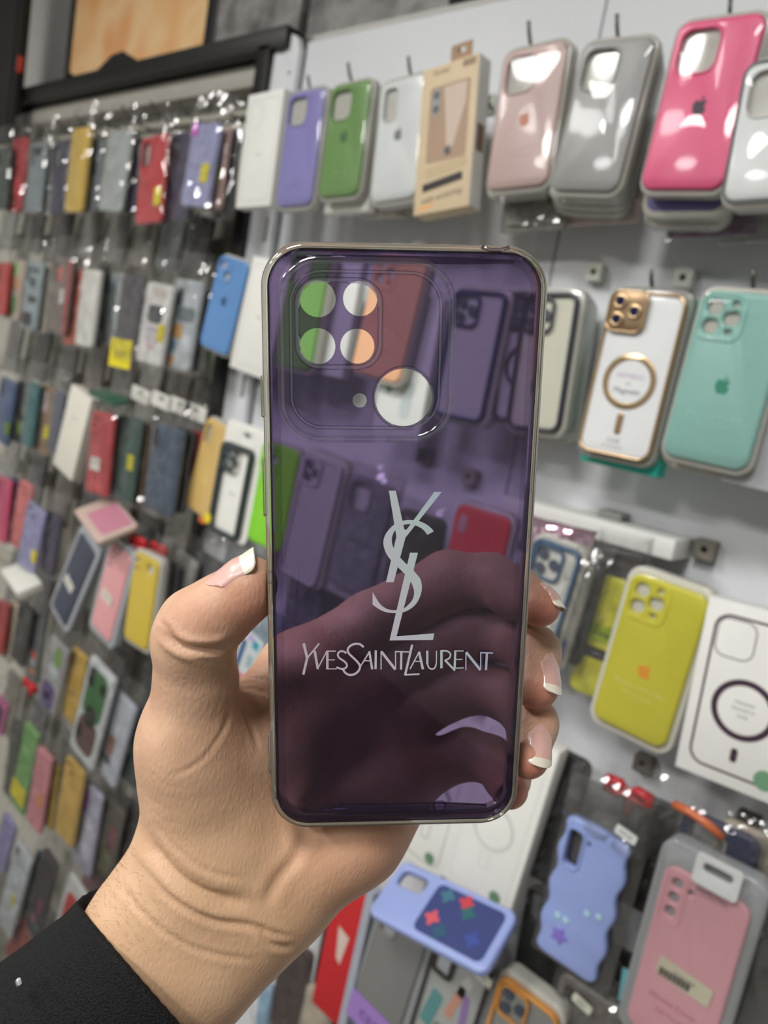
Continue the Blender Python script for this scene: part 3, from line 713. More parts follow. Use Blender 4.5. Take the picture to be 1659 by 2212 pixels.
def skin():
    m = bpy.data.materials.new('skin'); m.use_nodes = True; nt = m.node_tree; b = nt.nodes['Principled BSDF']; L = nt.links.new
    tc = nt.nodes.new('ShaderNodeTexCoord')
    n = nt.nodes.new('ShaderNodeTexNoise'); n.inputs['Scale'].default_value = 70; n.inputs['Detail'].default_value = 5
    L(tc.outputs['Object'], n.inputs['Vector'])
    rp = nt.nodes.new('ShaderNodeValToRGB'); rp.color_ramp.elements[0].position = 0.3; rp.color_ramp.elements[1].position = 0.72
    rp.color_ramp.elements[0].color = lin((184, 144, 117)); rp.color_ramp.elements[1].color = lin((208, 170, 143)); L(n.outputs['Fac'], rp.inputs[0])
    prev = rp.outputs[0]
    for nm, c, amt in (('sallow', (206, 170, 132), 0.6), ('flush', (190, 104, 92), 0.7)):
        a = nt.nodes.new('ShaderNodeAttribute'); a.attribute_name = nm
        mu = nt.nodes.new('ShaderNodeMath'); mu.operation = 'MULTIPLY'; mu.inputs[1].default_value = amt; L(a.outputs['Fac'], mu.inputs[0])
        mx = nt.nodes.new('ShaderNodeMix'); mx.data_type = 'RGBA'; mx.inputs[7].default_value = lin(c); L(mu.outputs[0], mx.inputs[0]); L(prev, mx.inputs[6]); prev = mx.outputs[2]
    L(prev, b.inputs['Base Color'])
    b.inputs['Roughness'].default_value = 0.5; b.inputs['Specular IOR Level'].default_value = 0.4
    b.inputs['Subsurface Weight'].default_value = 0.12; b.inputs['Subsurface Radius'].default_value = (1.0, 0.35, 0.2); b.inputs['Subsurface Scale'].default_value = 0.004
    v = nt.nodes.new('ShaderNodeTexVoronoi'); v.feature = 'DISTANCE_TO_EDGE'; v.inputs['Scale'].default_value = 620
    mp = nt.nodes.new('ShaderNodeMapping'); mp.inputs['Rotation'].default_value = (0.3, 0.6, 0.4); mp.inputs['Scale'].default_value = (1.0, 1.0, 0.45)
    L(tc.outputs['Object'], mp.inputs[0]); L(mp.outputs[0], v.inputs['Vector'])
    n3 = nt.nodes.new('ShaderNodeTexNoise'); n3.inputs['Scale'].default_value = 260; n3.inputs['Detail'].default_value = 6; L(mp.outputs[0], n3.inputs['Vector'])
    ad = nt.nodes.new('ShaderNodeMath'); ad.operation = 'ADD'; L(v.outputs['Distance'], ad.inputs[0]); L(n3.outputs['Fac'], ad.inputs[1])
    bp = nt.nodes.new('ShaderNodeBump'); bp.inputs['Strength'].default_value = 0.28; bp.inputs['Distance'].default_value = 0.0006; L(ad.outputs[0], bp.inputs['Height']); L(bp.outputs[0], b.inputs['Normal'])
    return m
SKIN = skin()
person = bpy.data.objects.new('person', None); COL.objects.link(person)
tag(person, 'hand and wrist in a black sleeve holding up the purple case', 'person')
hand = link('hand', hand_me, SKIN, person)
# finger nails: curved plates with a pale free edge
NAILM = mat('nail_plate', (214, 170, 160), rough=0.28, coat=0.4, vscale=200)
NAILT = mat('nail_free_edge', (226, 218, 200), rough=0.3, coat=0.3, vscale=200)
def field_at(p):
    q = np.clip((p - LO) / VOX, 0, np.array(dims) - 1.001); i = np.floor(q).astype(int); t = q - i; v = 0.0
    for a in (0, 1):
        for b in (0, 1):
            for c in (0, 1):
                v += (t[0] if a else 1 - t[0]) * (t[1] if b else 1 - t[1]) * (t[2] if c else 1 - t[2]) * res[i[0] + a, i[1] + b, i[2] + c]
    return v
def skin_height(p, n_, far=14.0):
    """distance from p (inside the finger) along n_ to the skin, None when p is outside"""
    if field_at(p) > 0: return None
    t = 0.0
    while t < far and field_at(p + n_ * t) < 0: t += 0.5
    lo, hi = t - 0.5, t
    for _ in range(7):
        m = (lo + hi) / 2
        if field_at(p + n_ * m) < 0: lo = m
        else: hi = m
    return lo
def nail(p0, d_, n_, length, width, tip=0.25, lift=0.35, label=None):
    """p0 a point on the finger axis under the nail's middle, d_ towards the free edge, n_ outward; the plate follows the skin"""
    d_ = np.array(d_, float); d_ /= np.linalg.norm(d_); n_ = np.array(n_, float); n_ -= d_ * (n_ @ d_); n_ /= np.linalg.norm(n_); s = np.cross(d_, n_)
    NU, NVV = 12, 24
    def half(b): return width / 2 * (1 - 0.06 * (1 - b)) * math.sqrt(max(1 - max(0, (0.3 - b) / 0.3) ** 2 * 0.42, 0.05)) * math.sqrt(max(1 - max(0, (b - 0.85) / 0.15) ** 2 * 0.45, 0.05))
    H = np.zeros((NVV + 1, NU + 1)); AL = np.zeros_like(H); XX = np.zeros_like(H)
    for j in range(NVV + 1):
        b = j / NVV
        for i in range(NU + 1):
            a = i / NU * 2 - 1; XX[j, i] = a * half(b)
            AL[j, i] = (b - 0.5) * length - length * (0.06 if b > 0.5 else 0.20) * a * a * (1 if b > 0.5 else -1) * abs(2 * b - 1) ** 2
            hgt = skin_height(p0 + s * XX[j, i] + d_ * AL[j, i], n_)
            H[j, i] = np.nan if hgt is None else hgt
    bed = int(NVV * (1 - tip))
    mid = NU // 2
    for j in range(NVV + 1):                       # even out: one smooth arch across, fitted to the skin
        row = H[j]; ok = ~np.isnan(row)
        if j <= bed and ok.sum() >= 5:
            A = np.stack([np.ones(ok.sum()), XX[j][ok] ** 2], 1); co = np.linalg.lstsq(A, row[ok], rcond=None)[0]
        elif j > bed: co = (last[0] + (last[0] - first[0]) / max(bed, 1) * (j - bed) * 0.6 - 0.012 * (j - bed) ** 2 * 0.3, last[1])
        if j <= bed: last = co
        if j == bed // 2: first = co
        if j <= bed: first = co if j == 0 else first
        H[j] = co[0] + co[1] * XX[j] ** 2
    k_ = np.array([1, 2, 3, 2, 1]) / 9.0
    Hs = np.stack([np.convolve(np.pad(H[:, i], 2, mode='edge'), k_, 'valid') for i in range(NU + 1)], 1)
    rise = lift * np.clip(np.arange(NVV + 1) / 4.0, 0.35, 1)[:, None]
    TOP = Hs + rise
    def piece(j0, j1, thick, name, m, parent):
        vs_, fs = [], []; nv = j1 - j0
        for off in (0.0, -thick):
            for j in range(j0, j1 + 1):
                for i in range(NU + 1):
                    q = p0 + s * XX[j, i] + d_ * AL[j, i] + n_ * (TOP[j, i] + off)
                    vs_.append(tuple((R3 @ (q / 1000.0)) + np.array(CAM)))
        K = (NU + 1) * (nv + 1)
        for j in range(nv):
            for i in range(NU):
                q = j * (NU + 1) + i; fs.append((q, q + 1, q + NU + 2, q + NU + 1)); fs.append((K + q, K + q + NU + 1, K + q + NU + 2, K + q + 1))
        ring = [i for i in range(NU + 1)] + [j * (NU + 1) + NU for j in range(1, nv + 1)] + [nv * (NU + 1) + i for i in range(NU - 1, -1, -1)] + [j * (NU + 1) for j in range(nv - 1, 0, -1)]
        for a_, b_ in zip(ring, ring[1:] + ring[:1]): fs.append((a_, K + a_, K + b_, b_))
        me = pydata(vs_, fs); bm = bmesh.new(); bm.from_mesh(me); bmesh.ops.recalc_face_normals(bm, faces=bm.faces); bm.to_mesh(me); bm.free()
        return link(name, smooth(me, 60), m, parent)
    k = piece(0, bed, 1.2, 'finger_nail', NAILM, person)
    piece(bed, NVV, 0.45, 'free_edge', NAILT, k)
    if label: k['label'] = label
    return k
nail(P3(538, 1264, 230.0), (0.78, -0.60, -0.10), (-0.56, -0.70, -0.44), 17.5, 12.0, 0.28, label='thumb nail with pale free edge')
nail(P3(1164, 1310, 250), (0.50, 0.72, -0.47), (0.76, -0.64, -0.08), 11.5, 9.6, 0.22)
nail(P3(1158, 1472, 255), (0.04, 0.80, -0.60), (0.66, -0.46, -0.60), 14.5, 9.2, 0.20)
nail(P3(1143, 1622, 254), (-0.10, 0.84, -0.54), (0.36, -0.46, -0.80), 14.0, 9.2, 0.20)
# black knitted sleeve
def sleeve():
    ax0, ax1 = P3(318, 2125, 264), P3(-60, 2440, 272)
    t = (ax1 - ax0); t /= np.linalg.norm(t)
    s = np.cross(t, np.array([0, 0, 1.])); s /= np.linalg.norm(s); n_ = np.cross(s, t)
    prof = [(3.0, -4.2), (0.6, -3.9), (-0.5, -2.0), (-0.7, 0.0), (-0.3, 0.6), (0.8, 0.5), (10, -0.2), (22, 0.8), (30, 1.2), (45, 3.0), (62, 4.2), (80, 6), (105, 8)]
    vs_, fs = [], []; N = 96
    for dist, off in prof:
        for k in range(N):
            a = 2 * math.pi * k / N; rib = 0.18 * math.cos(a * 48) if dist < 60 else 0
            fold = 0.9 * math.sin(a * 3 + dist * 0.05) * min(1, max(0, (dist - 10) / 40))
            fc = max(0.0, -(n_[2] * math.sin(a)))
            q = ax0 + t * (dist - 21.0 * fc * max(0.0, 1 - dist / 90.0)) + s * math.cos(a) * (36.5 + off + rib + fold) + n_ * math.sin(a) * (30.5 + off + rib + fold)
            vs_.append(tuple((R3 @ (q / 1000)) + np.array(CAM)))
    for i in range(len(prof) - 1):
        for k in range(N): fs.append((i * N + k, i * N + (k + 1) % N, (i + 1) * N + (k + 1) % N, (i + 1) * N + k))
    me = pydata(vs_, fs); bm = bmesh.new(); bm.from_mesh(me); bmesh.ops.recalc_face_normals(bm, faces=bm.faces); bm.to_mesh(me); bm.free()
    return smooth(me)
m = bpy.data.materials.new('black_knit'); m.use_nodes = True; nt = m.node_tree; b = nt.nodes['Principled BSDF']
tc = nt.nodes.new('ShaderNodeTexCoord'); wv = nt.nodes.new('ShaderNodeTexVoronoi'); wv.inputs['Scale'].default_value = 1300
nt.links.new(tc.outputs['Object'], wv.inputs['Vector'])
rp = nt.nodes.new('ShaderNodeValToRGB'); rp.color_ramp.elements[0].color = lin((30, 30, 31)); rp.color_ramp.elements[1].color = lin((12, 12, 13))
nt.links.new(wv.outputs['Distance'], rp.inputs[0]); nt.links.new(rp.outputs[0], b.inputs['Base Color'])
b.inputs['Roughness'].default_value = 0.85; b.inputs['Specular IOR Level'].default_value = 0.2
bp = nt.nodes.new('ShaderNodeBump'); bp.inputs['Strength'].default_value = 0.6; bp.inputs['Distance'].default_value = 0.0006
nt.links.new(wv.outputs['Distance'], bp.inputs['Height']); nt.links.new(bp.outputs[0], b.inputs['Normal'])
slv = link('sleeve', sleeve(), m, person); slv['label'] = 'black knitted sleeve cuff'

# fine dark hairs along the thumb side of the wrist
rng = random.Random(5); vs_, fs = [], []
cand = np.where((HU[:, 0] > 185) & (HU[:, 0] < 420) & (HU[:, 1] > 1560) & (HU[:, 1] < 2060) & (HU[:, 0] < 330 + (HU[:, 1] - 1900) * 0.5) & (HN[:, 2] < 0.35))[0]
for _ in range(230):
    i = int(cand[rng.randrange(len(cand))]); p = HV[i]; n_ = HN[i]
    g = np.array([-0.2 + rng.uniform(-.5, .3), -0.5 + rng.uniform(-.5, .5), -0.2]); g -= n_ * (g @ n_); L_ = rng.uniform(2.5, 6.5)
    for j in range(5):
        t = j / 4; q = p + (n_ * 0.55 * (t - 0.35 * t * t) + g * t * t * 0.8) * L_; r_ = 0.045 * (1 - 0.8 * t)
        for k in range(3):
            a = 2.094 * k; w_ = q + r_ * np.array([math.cos(a), math.sin(a), 0.3 * math.sin(a)])
            vs_.append(tuple((R3 @ (w_ / 1000)) + np.array(CAM)))
    b0 = len(vs_) - 15
    for j in range(4):
        for k in range(3): fs.append((b0 + j * 3 + k, b0 + j * 3 + (k + 1) % 3, b0 + j * 3 + 3 + (k + 1) % 3, b0 + j * 3 + 3 + k))
hr = link('arm_hair', pydata(vs_, fs), mat('hair_dark', (52, 36, 28), rough=0.5), person); hr['kind'] = 'stuff'
# small shiny tab on the sleeve
tb = link('reflective_tab', box_me(0.0022, 0.0014, 0.0075, 0.0005), mat('shiny_tab', (235, 235, 240), rough=0.15, metal=0.6), person)
tb.location = c2w(P3(40, 2122, 236) / 1000); tb.rotation_euler = (0.3, 0.75, 0)
# ------------------------------------------------------------------ goods on the white panels
random.seed(4)
WHITE = (232, 231, 225)
def blister(name, top, bot, D, c, label, cam='square', em=None, w=None, emz=0.0, group=None, bulge=0.003, deep=0.014, trayw=0.006, lid=True, txt=None, tc=None, m=None, rad=0.012, pitch=0.0, traym=None):
    e, h = place(name, top, bot, D, label, 'phone case', group, pitch)
    w = w or h * 0.49
    tray(e, w + trayw, h + trayw + 0.004, deep, 0.0045, traym)
    shell(e, w, h, c, cam, rad=rad, m=m, thick=0.0075)
    if em: emblem(e, 0, 0.016, em, 0.0, emz)
    if txt:
        for i, (s, sz, z) in enumerate(txt): words(e, s, sz, tc, 0, 0, z)
    if lid: cover(e, w + 0.003, h + 0.003, bulge, 0.003, 0.0030)
    return e, w, h
def behind(n, top, bot, D0, w, h_like, label, cols, step=0.015, off=(0.004, -0.006)):
    """more packs of the same kind further back on the same hook"""
    words_ = ['first', 'second', 'third', 'fourth']
    for i in range(n):
        e, h = place('case_pack', top, bot, D0 + step * (i + 1), '%s tray %s' % (words_[i], label), 'case pack', 'packs behind others on their hooks')
        e.location.x += off[0] * (i + 1); e.location.z += off[1] * (i + 1)
        tray(e, w, h + 0.006, step - 0.002, 0.0); shell(e, w - 0.008, h - 0.004, cols[i % len(cols)], 'square', y=-0.0005, thick=0.006)
def carton(name, top, bot, D, w, dpt, c, label, cat='box', side=None, pitch=0.0):
    e, h = place(name, top, bot, D, label, cat, None, pitch)
    k = link('carton', box_me(w, dpt, h, 0.0008), paper(c), e); k.location = (0, dpt / 2, 0)
    return e, h
HK = 'bent wire hook '
# ---- top row
e, h = carton('white_case_box', (575, 198), (545, 447), .755, .080, .018, WHITE, 'slim white carton with a faint phone outline beside the violet case')
flat(frame_outl(.066, h - .018, .010, .0007), 0, ink((176, 190, 198)), e, 'outline_print')
flat(frame_outl(.028, .034, .009, .0006, -.016, h / 2 - .032), 0, ink((186, 198, 204)), e, 'camera_print')
words(e, 'iPhone', .005, (170, 170, 166), 0, 0, -.006)
e, w, h = blister('violet_case', (662, 194), (631, 445), .75, (138, 132, 202), 'violet blue phone case in clear tray between white carton and green case', 'square', w=.074, bulge=.004)
words(e, 'iPhone 14', .005, (160, 155, 215), 0, 0, -.048)
e, w, h = blister('green_case', (758, 178), (727, 424), .75, (106, 152, 76), 'grass green phone case with dark emblem hanging before a white carton', 'square', (62, 102, 60), w=.074, emz=.004, bulge=.003)
words(e, 'iPhone 13', .0055, (150, 186, 120), 0, 0, -.042); words(e, 'Silicone Case', .004, (150, 186, 120), 0, 0, -.049)
carton('white_case_box', (778, 215), (745, 458), .772, .084, .016, WHITE, 'white carton showing below the green case')
e, w, h = blister('white_case', (872, 168), (846, 432), .752, (222, 226, 226), 'white phone case with a slim camera opening beside the beige carton', 'tall', (120, 128, 128), w=.076, emz=.006, rad=.013, deep=.02)
e, h = carton('beige_case_box', (974, 133), (950, 456), .742, .0805, .024, (214, 194, 160), 'beige window carton with a tan case and black strap picture')
k = link('white_side', box_me(.0006, .0225, h - .002), paper((226, 226, 222)), e); k.location = (.0405, .0122, 0)
k = link('brown_side_print', box_me(.0005, .014, .03), ink((126, 102, 84)), e); k.location = (.0411, .012, -.005)
flat([rrect(.03, .02, .002, 2), rrect(.012, .006, .0028, 4, 0, .002)], .004, paper((164, 132, 104)), e, 'hang_tab', t=.0008, x=.012, z=h / 2 + .0095)
flat([rrect(.058, .088, .004, 4)], 0, ink((170, 142, 118)), e, 'window_print', x=.002, z=.017)
flat([[(-.006, .058), (.026, .058), (.026, .035), (.012, -.012), (.004, -.022)]], -.0002, ink((205, 184, 168)), e, 'sheen_print')
flat([rrect(.012, .032, .006, 5)], -.0002, ink((150, 150, 152)), e, 'lens_print', x=-.017, z=.043)
for dz in (.008, -.008): flat([circ(-.017, .043 + dz, .0045, 14)], -.0005, ink((90, 92, 98)), e, 'lens_dot')
emblem(e, -.0004, .012, (84, 84, 88), .005, -.016)
flat([rrect(.06, .013, .003, 3)], 0, ink((196, 174, 138)), e, 'strap_print', x=.004, z=-.036, rot=math.radians(-6))
flat([rrect(.058, .0095, .001, 2)], 0, ink((34, 28, 27)), e, 'black_strap_print', x=.0, z=-.052, rot=math.radians(-7))
words(e, 'Skinder', .008, (120, 104, 84), -.012, 0, h / 2 - .008); flat([rrect(.018, .008, .0006, 2)], 0, ink((150, 120, 96)), e, 'corner_print', x=.027, z=h / 2 - .007)
words(e, 'with wristring', .0105, (110, 96, 80), 0, 0, -.068, math.radians(-6), 0.15); flat([rrect(.022, .004, .0005, 2)], 0, ink((238, 170, 100)), e, 'underline_print', x=-.022, z=-.078, rot=math.radians(-6))
e, w, h = blister('dusty_pink_case', (1156, 98), (1112, 405), .735, (204, 172, 166), 'dusty pink phone case with orange emblem in a stack of trays', 'square', (206, 140, 116), w=.0775, emz=-.002, deep=.018, bulge=.002)
words(e, 'iPhone 14 Pro', .0055, (222, 200, 196), 0, 0, -.032); words(e, 'Silicone Case', .0045, (222, 200, 196), 0, 0, -.039)
behind(1, (1156, 98), (1112, 405), .74, .084, h, 'behind the dusty pink case', [(196, 160, 150)], .02, (.004, -.008))
e, w, h = blister('grey_case', (1337, 84), (1256, 412), .728, (158, 158, 156), 'shiny grey phone case in clear tray beside the hot pink case', 'square', w=.0765, deep=.012, bulge=.0075)
behind(3, (1337, 84), (1256, 412), .726, .086, h, 'behind the shiny grey case', [(190, 190, 184), (188, 186, 172), (120, 130, 160)], .017, (.0035, -.0075))
e, w, h = blister('hot_pink_case', (1560, 36), (1466, 408), .722, (250, 78, 134), 'hot pink phone case with black emblem in clear tray', 'square', (58, 40, 62), w=.0785, emz=-.002, deep=.016, bulge=.005)
behind(2, (1560, 46), (1470, 440), .728, .084, h, 'behind the hot pink case', [(96, 84, 150), (120, 40, 90)], .02, (.003, -.010))
e, w, h = blister('white_case', (1715, 120), (1655, 432), .715, (226, 230, 230), 'white case with dark edge in tray at the end of the top row', 'square', w=.076, deep=.02)
flat(frame_outl(w + .0008, h + .0008, .012, .002), -.001, ink((70, 76, 80)), e, 'dark_edge')
# packs hanging lower behind the top row
for i, (t, b_, D, w, c, lb) in enumerate([((1170, 330), (1145, 498), .79, .085, (150, 148, 140), 'grey card pack showing below the dusty pink case'),
        ((1315, 330), (1290, 482), .80, .09, (206, 186, 182), 'pinkish card pack showing below the shiny grey case'),
        ((1560, 330), (1530, 508), .79, .085, (110, 70, 110), 'dark purple pack showing below the hot pink case'),
        ((850, 330), (826, 470), .80, .085, (196, 188, 174), 'grey card pack showing below the white case'),
        ((1680, 330), (1650, 520), .80, .085, (170, 170, 166), 'grey card pack under the last tray of the top row')]):
    e, h = place('case_pack', t, b_, D, lb, 'case pack', 'packs hanging low behind the top row')
    k = link('card', box_me(w, .006, h, .001), paper(c), e); k.location = (0, .004, 0)
    k = link('inner_case', slab([rrect(w - .012, h - .012, .01, 5)], .005, .001), plastic(c), e); k.location = (0, -.004, 0)
    bag(e, w, h, .0, i, -.007)
# ---- second row
e, w, h = blister('sky_blue_case', (506, 558), (458, 757), .75, (84, 138, 202), 'sky blue phone case with two lens holes at the black post', 'two', (38, 70, 112), w=.076, emz=.006, trayw=.003, lid=False, txt=[('iPhone', .006, -.03)], tc=(120, 165, 215))
e, h = carton('white_case_box', (588, 562), (533, 806), .752, .088, .018, WHITE, 'white carton with pale embossed phone outline beside the blue case')
flat(frame_outl(.074, h - .02, .011, .0008), 0, ink((196, 202, 204)), e, 'outline_print'); words(e, 'iPhone', .005, (170, 170, 168), 0, 0, .0)
e, w, h = blister('leaf_green_case', (672, 545), (628, 795), .75, (110, 164, 78), 'leaf green case seen through the purple case camera holes', 'square', w=.078, lid=False)
e, h = carton('white_case_box', (745, 555), (700, 810), .772, .070, .014, (224, 226, 226), 'white carton between the leaf green and peach cases')
e, w, h = blister('peach_case', (868, 552), (806, 815), .752, (246, 182, 136), 'peach phone case seen through the purple case camera holes', 'lenses', w=.086, lid=False)
e, h = carton('white_case_box', (905, 640), (850, 945), .775, .080, .014, (222, 226, 224), 'white carton in the large round opening of the purple case')
flat([rrect(.018, .05, .008, 5)], 0, ink((190, 200, 200)), e, 'outline_print', x=.01, z=-.04); flat([rrect(.01, .03, .004, 4)], 0, ink((120, 150, 135)), e, 'leaf_print', x=-.022, z=-.02)
def clear_framed(name, top, bot, D, label, fc, w=.078, ring=None, card=(214, 216, 218), deep=.02, cam='square', tag_w=.008):
    e, h = place(name, top, bot, D, label, 'phone case')
    tray(e, w + tag_w, h + .012, deep, .005)
    k = link('card_insert', slab([rrect(w - .004, h - .004, .011, 5)], .003, .0003, key=('ins', round(w, 4), round(h, 4))), paper(card), e); k.location = (0, .002, 0)
    k = link('case_frame', slab(frame_outl(w, h, .012, .0042), .008, .0015), plastic(fc), e); k.location = (0, -.003, 0)
    x0, z0 = -w / 2 + .0225, h / 2 - .0235
    k2 = link('camera_frame', slab(frame_outl(.036, .038, .009, .003, x0, z0), .003, .0007), plastic(fc), e); k2.location = (0, -.0035, 0)
    for i, (dx, dz) in enumerate(((-.007, .008), (-.007, -.008), (.008, 0))):
        k3 = link('lens_hole', slab([circ(x0 + dx, z0 + dz, .006, 16)], .001), ink((70, 74, 90)), k2); k3.location = (0, .001, 0)
    if ring:
        k = link('ring', slab(ring_outl(.027, .0225, 0, -.010), .001, .0003), plastic(ring), e); k.location = (0, -.0005, 0)
        k = link('ring_tail', slab([rrect(.006, .017, .0028, 4, 0, -.052)], .001, .0002), plastic(ring), e); k.location = (0, -.0005, 0)
    k = link('clear_back', slab([rrect(w - .006, h - .006, .01, 5)], .0012, key=('cb', round(w, 4), round(h, 4))), F_COVER, e); k.location = (0, -.0018, 0)
    return e, w, h
clear_framed('navy_framed_case', (1040, 628), (985, 905), .75, 'clear case with navy frame in pale tray behind the purple case', (44, 58, 104), w=.074)
clear_framed('dark_ring_case', (1158, 630), (1118, 912), .764, 'clear case with dark frame and ring partly behind the purple case rim', (52, 48, 66), w=.070, ring=(60, 54, 74))
clear_framed('black_framed_case', (1192, 632), (1148, 930), .738, 'clear black framed case on top of a deep stack of white trays', (56, 54, 66), w=.066, card=(226, 226, 206), deep=.02)
behind(2, (1200, 630), (1158, 930), .768, .078, 0, 'of the deep white stack beside the gold-ring case', [(222, 222, 214)], .02, (.005, -.004))
e, h = carton('teal_case_box', (1424, 640), (1332, 1012), .755, .084, .022, (38, 176, 158), 'teal carton backing the gold-ring case')
e, h = place('gold_ring_case', (1406, 632), (1322, 985), .738, 'white phone case with gold frame, gold ring and gold camera island', 'phone case'); w = .0775
tray(e, w + .008, h + .012, .014, .003, film('tray_clear', base=.07, rough=.08, haze=.35, hazecol=(226, 222, 214)))
GOLD = mat('gold_plating', (204, 176, 138), rough=0.22, metal=0.85)
k = link('white_back', slab([rrect(w - .003, h - .003, .0125, 6)], .004, .0005), plastic((228, 230, 232)), e); k.location = (0, -.0015, 0)
link('gold_frame', slab(frame_outl(w, h, .0135, .003), .009, .0014), GOLD, e).location = (0, -.004, 0)
x0, z0 = -w / 2 + .0215, h / 2 - .0205
k = link('camera_island', slab([rrect(.040, .040, .010, 6, x0, z0)], .003, .001), mat('gold_dark', (150, 126, 98), rough=.3, metal=.8), e); k.location = (0, -.0055, 0)
k4 = link('island_rim', slab(frame_outl(.041, .041, .0105, .002, x0, z0), .003, .0008), GOLD, k); k4.location = (0, -.0014, 0)
for dx, dz in ((-.0085, .009), (-.0085, -.0085), (.008, 0)):
    l = link('lens_ring', slab(ring_outl(.0072, .0042, x0 + dx, z0 + dz, 22), .003, .0008), GOLD, k); l.location = (0, -.0022, 0)
    l = link('lens_glass', slab([circ(x0 + dx, z0 + dz, .0043, 18)], .001), mat('lens_blue', (28, 30, 66), rough=.12), k); l.location = (0, -.0012, 0)
k = link('gold_ring', slab(ring_outl(.0275, .0215, 0, -.006), .0014, .0005), GOLD, e); k.location = (0, -.0027, 0)
k = link('gold_bar', slab([rrect(.007, .021, .003, 5, 0, -.048)], .0012, .0004), GOLD, e); k.location = (0, -.0026, 0)
words(e, 'wireless', .009, (206, 190, 206), 0, -.0016, .000); words(e, 'for', .005, (190, 190, 186), 0, -.0016, -.008); words(e, 'Magnetic', .008, (130, 134, 134), 0, -.0016, -.0155)
words(e, 'CASE', .006, (150, 150, 152), -.002, -.0016, -.0655); words(e, 'for smart phone', .0032, (150, 150, 152), -.002, -.0016, -.071)
e, w, h = blister('mint_case', (1616, 632), (1515, 1000), .728, (136, 194, 184), 'mint green phone case with three lens holes and green emblem', 'lenses', (34, 140, 112), w=.079, emz=-.006, deep=.018, bulge=.0025, rad=.013,
                 txt=[('iPhone 12 Pro Max', .0066, -.034), ('Silicone Case', .0055, -.042)], tc=(168, 220, 208))
behind(1, (1616, 632), (1515, 1000), .735, .088, 0, 'behind the mint case', [(180, 176, 160)], .02, (.004, -.008))
carton('grey_carton', (1720, 820), (1648, 1060), .745, .075, .02, (172, 174, 178), 'grey carton peeking out below the mint case')
# ---- third row
e, w, h = blister('mustard_case', (476, 916), (424, 1108), .768, (216, 178, 100), 'mustard yellow phone case with pill camera opening at the black post', 'pill', (222, 190, 120), w=.075, emz=-.02, lid=False, trayw=.004, deep=.012)
sticker(e, .018, .02, (216, 112, 50), .012, -h / 2 - .002, .006, label='orange sticker'); 
e, h = place('dark_green_framed_case', (527, 916), (482, 1162), .742, 'clear case with dark green frame on a white hanging card', 'phone case')
k = link('hang_card', slab([rrect(.092, h, .012, 6), rrect(.026, .008, .0038, 5, .008, h / 2 - .016)], .003, .0004), paper(WHITE), e); k.location = (0, .006, 0)
k = link('case_frame', slab(frame_outl(.074, h * .80, .012, .007, -.004, -h * .085), .010, .002), plastic((42, 54, 56)), e); k.location = (0, -.004, 0)
k = link('camera_frame', slab(frame_outl(.036, .038, .009, .005, -.018, h * .315 - .024), .003, .0007), plastic((42, 54, 56)), e); k.location = (0, -.004, 0)
for dx, dz in ((-.006, .007), (-.006, -.007), (.007, 0)):
    l = link('lens_hole', slab([circ(-.018 + dx, h * .315 - .024 + dz, .0055, 14)], .001), ink((60, 74, 78)), k); l.location = (0, .001, 0)
words(e, 'iPhone', .005, (170, 172, 168), -.004, .005, -.02)
k = link('yellow_sticker', slab([circ(0, 0, .0085, 20)], .0006), paper((226, 206, 40)), e); k.location = (-.040, -.005, -h / 2 + .02)
e, w, h = blister('lime_case', (606, 962), (566, 1180), .748, (126, 214, 22), 'bright lime green phone case tucked behind the purple case edge', 'lenses', w=.078, lid=False, trayw=.003, deep=.012)
e, w, h = clear_framed('white_card_case', (700, 990), (640, 1250), .75, 'white backed clear case left of the grey pack behind the tint', (190, 186, 190), w=.078)
e, h = place('grey_pack', (808, 1012), (742, 1300), .752, 'grey bagged case pack hanging behind the monogram', 'case pack')
shell(e, .078, h - .03, (128, 130, 138), 'square'); k = link('card', box_me(.09, .004, h, .001), paper((190, 190, 194)), e); k.location = (0, .013, 0); bag(e, .085, h - .02, .02, 2)
e, h = place('dark_green_pack', (912, 1100), (870, 1330), .752, 'dark green bagged case between grey pack and red case', 'case pack')
shell(e, .074, h - .01, (62, 76, 34), 'pill'); bag(e, .074, h, .03, 3)
e, w, h = blister('red_case', (1045, 1103), (985, 1380), .742, (236, 66, 66), 'bright red phone case with a single lens opening behind the tint', None, w=.076, lid=False, deep=.014)
k = link('lens_opening', slab([rrect(.012, .022, .006, 5, -w / 2 + .014, h / 2 - .022)], .0012, .0003), plastic((206, 150, 150)), e); k.location = (0, -.001, 0)
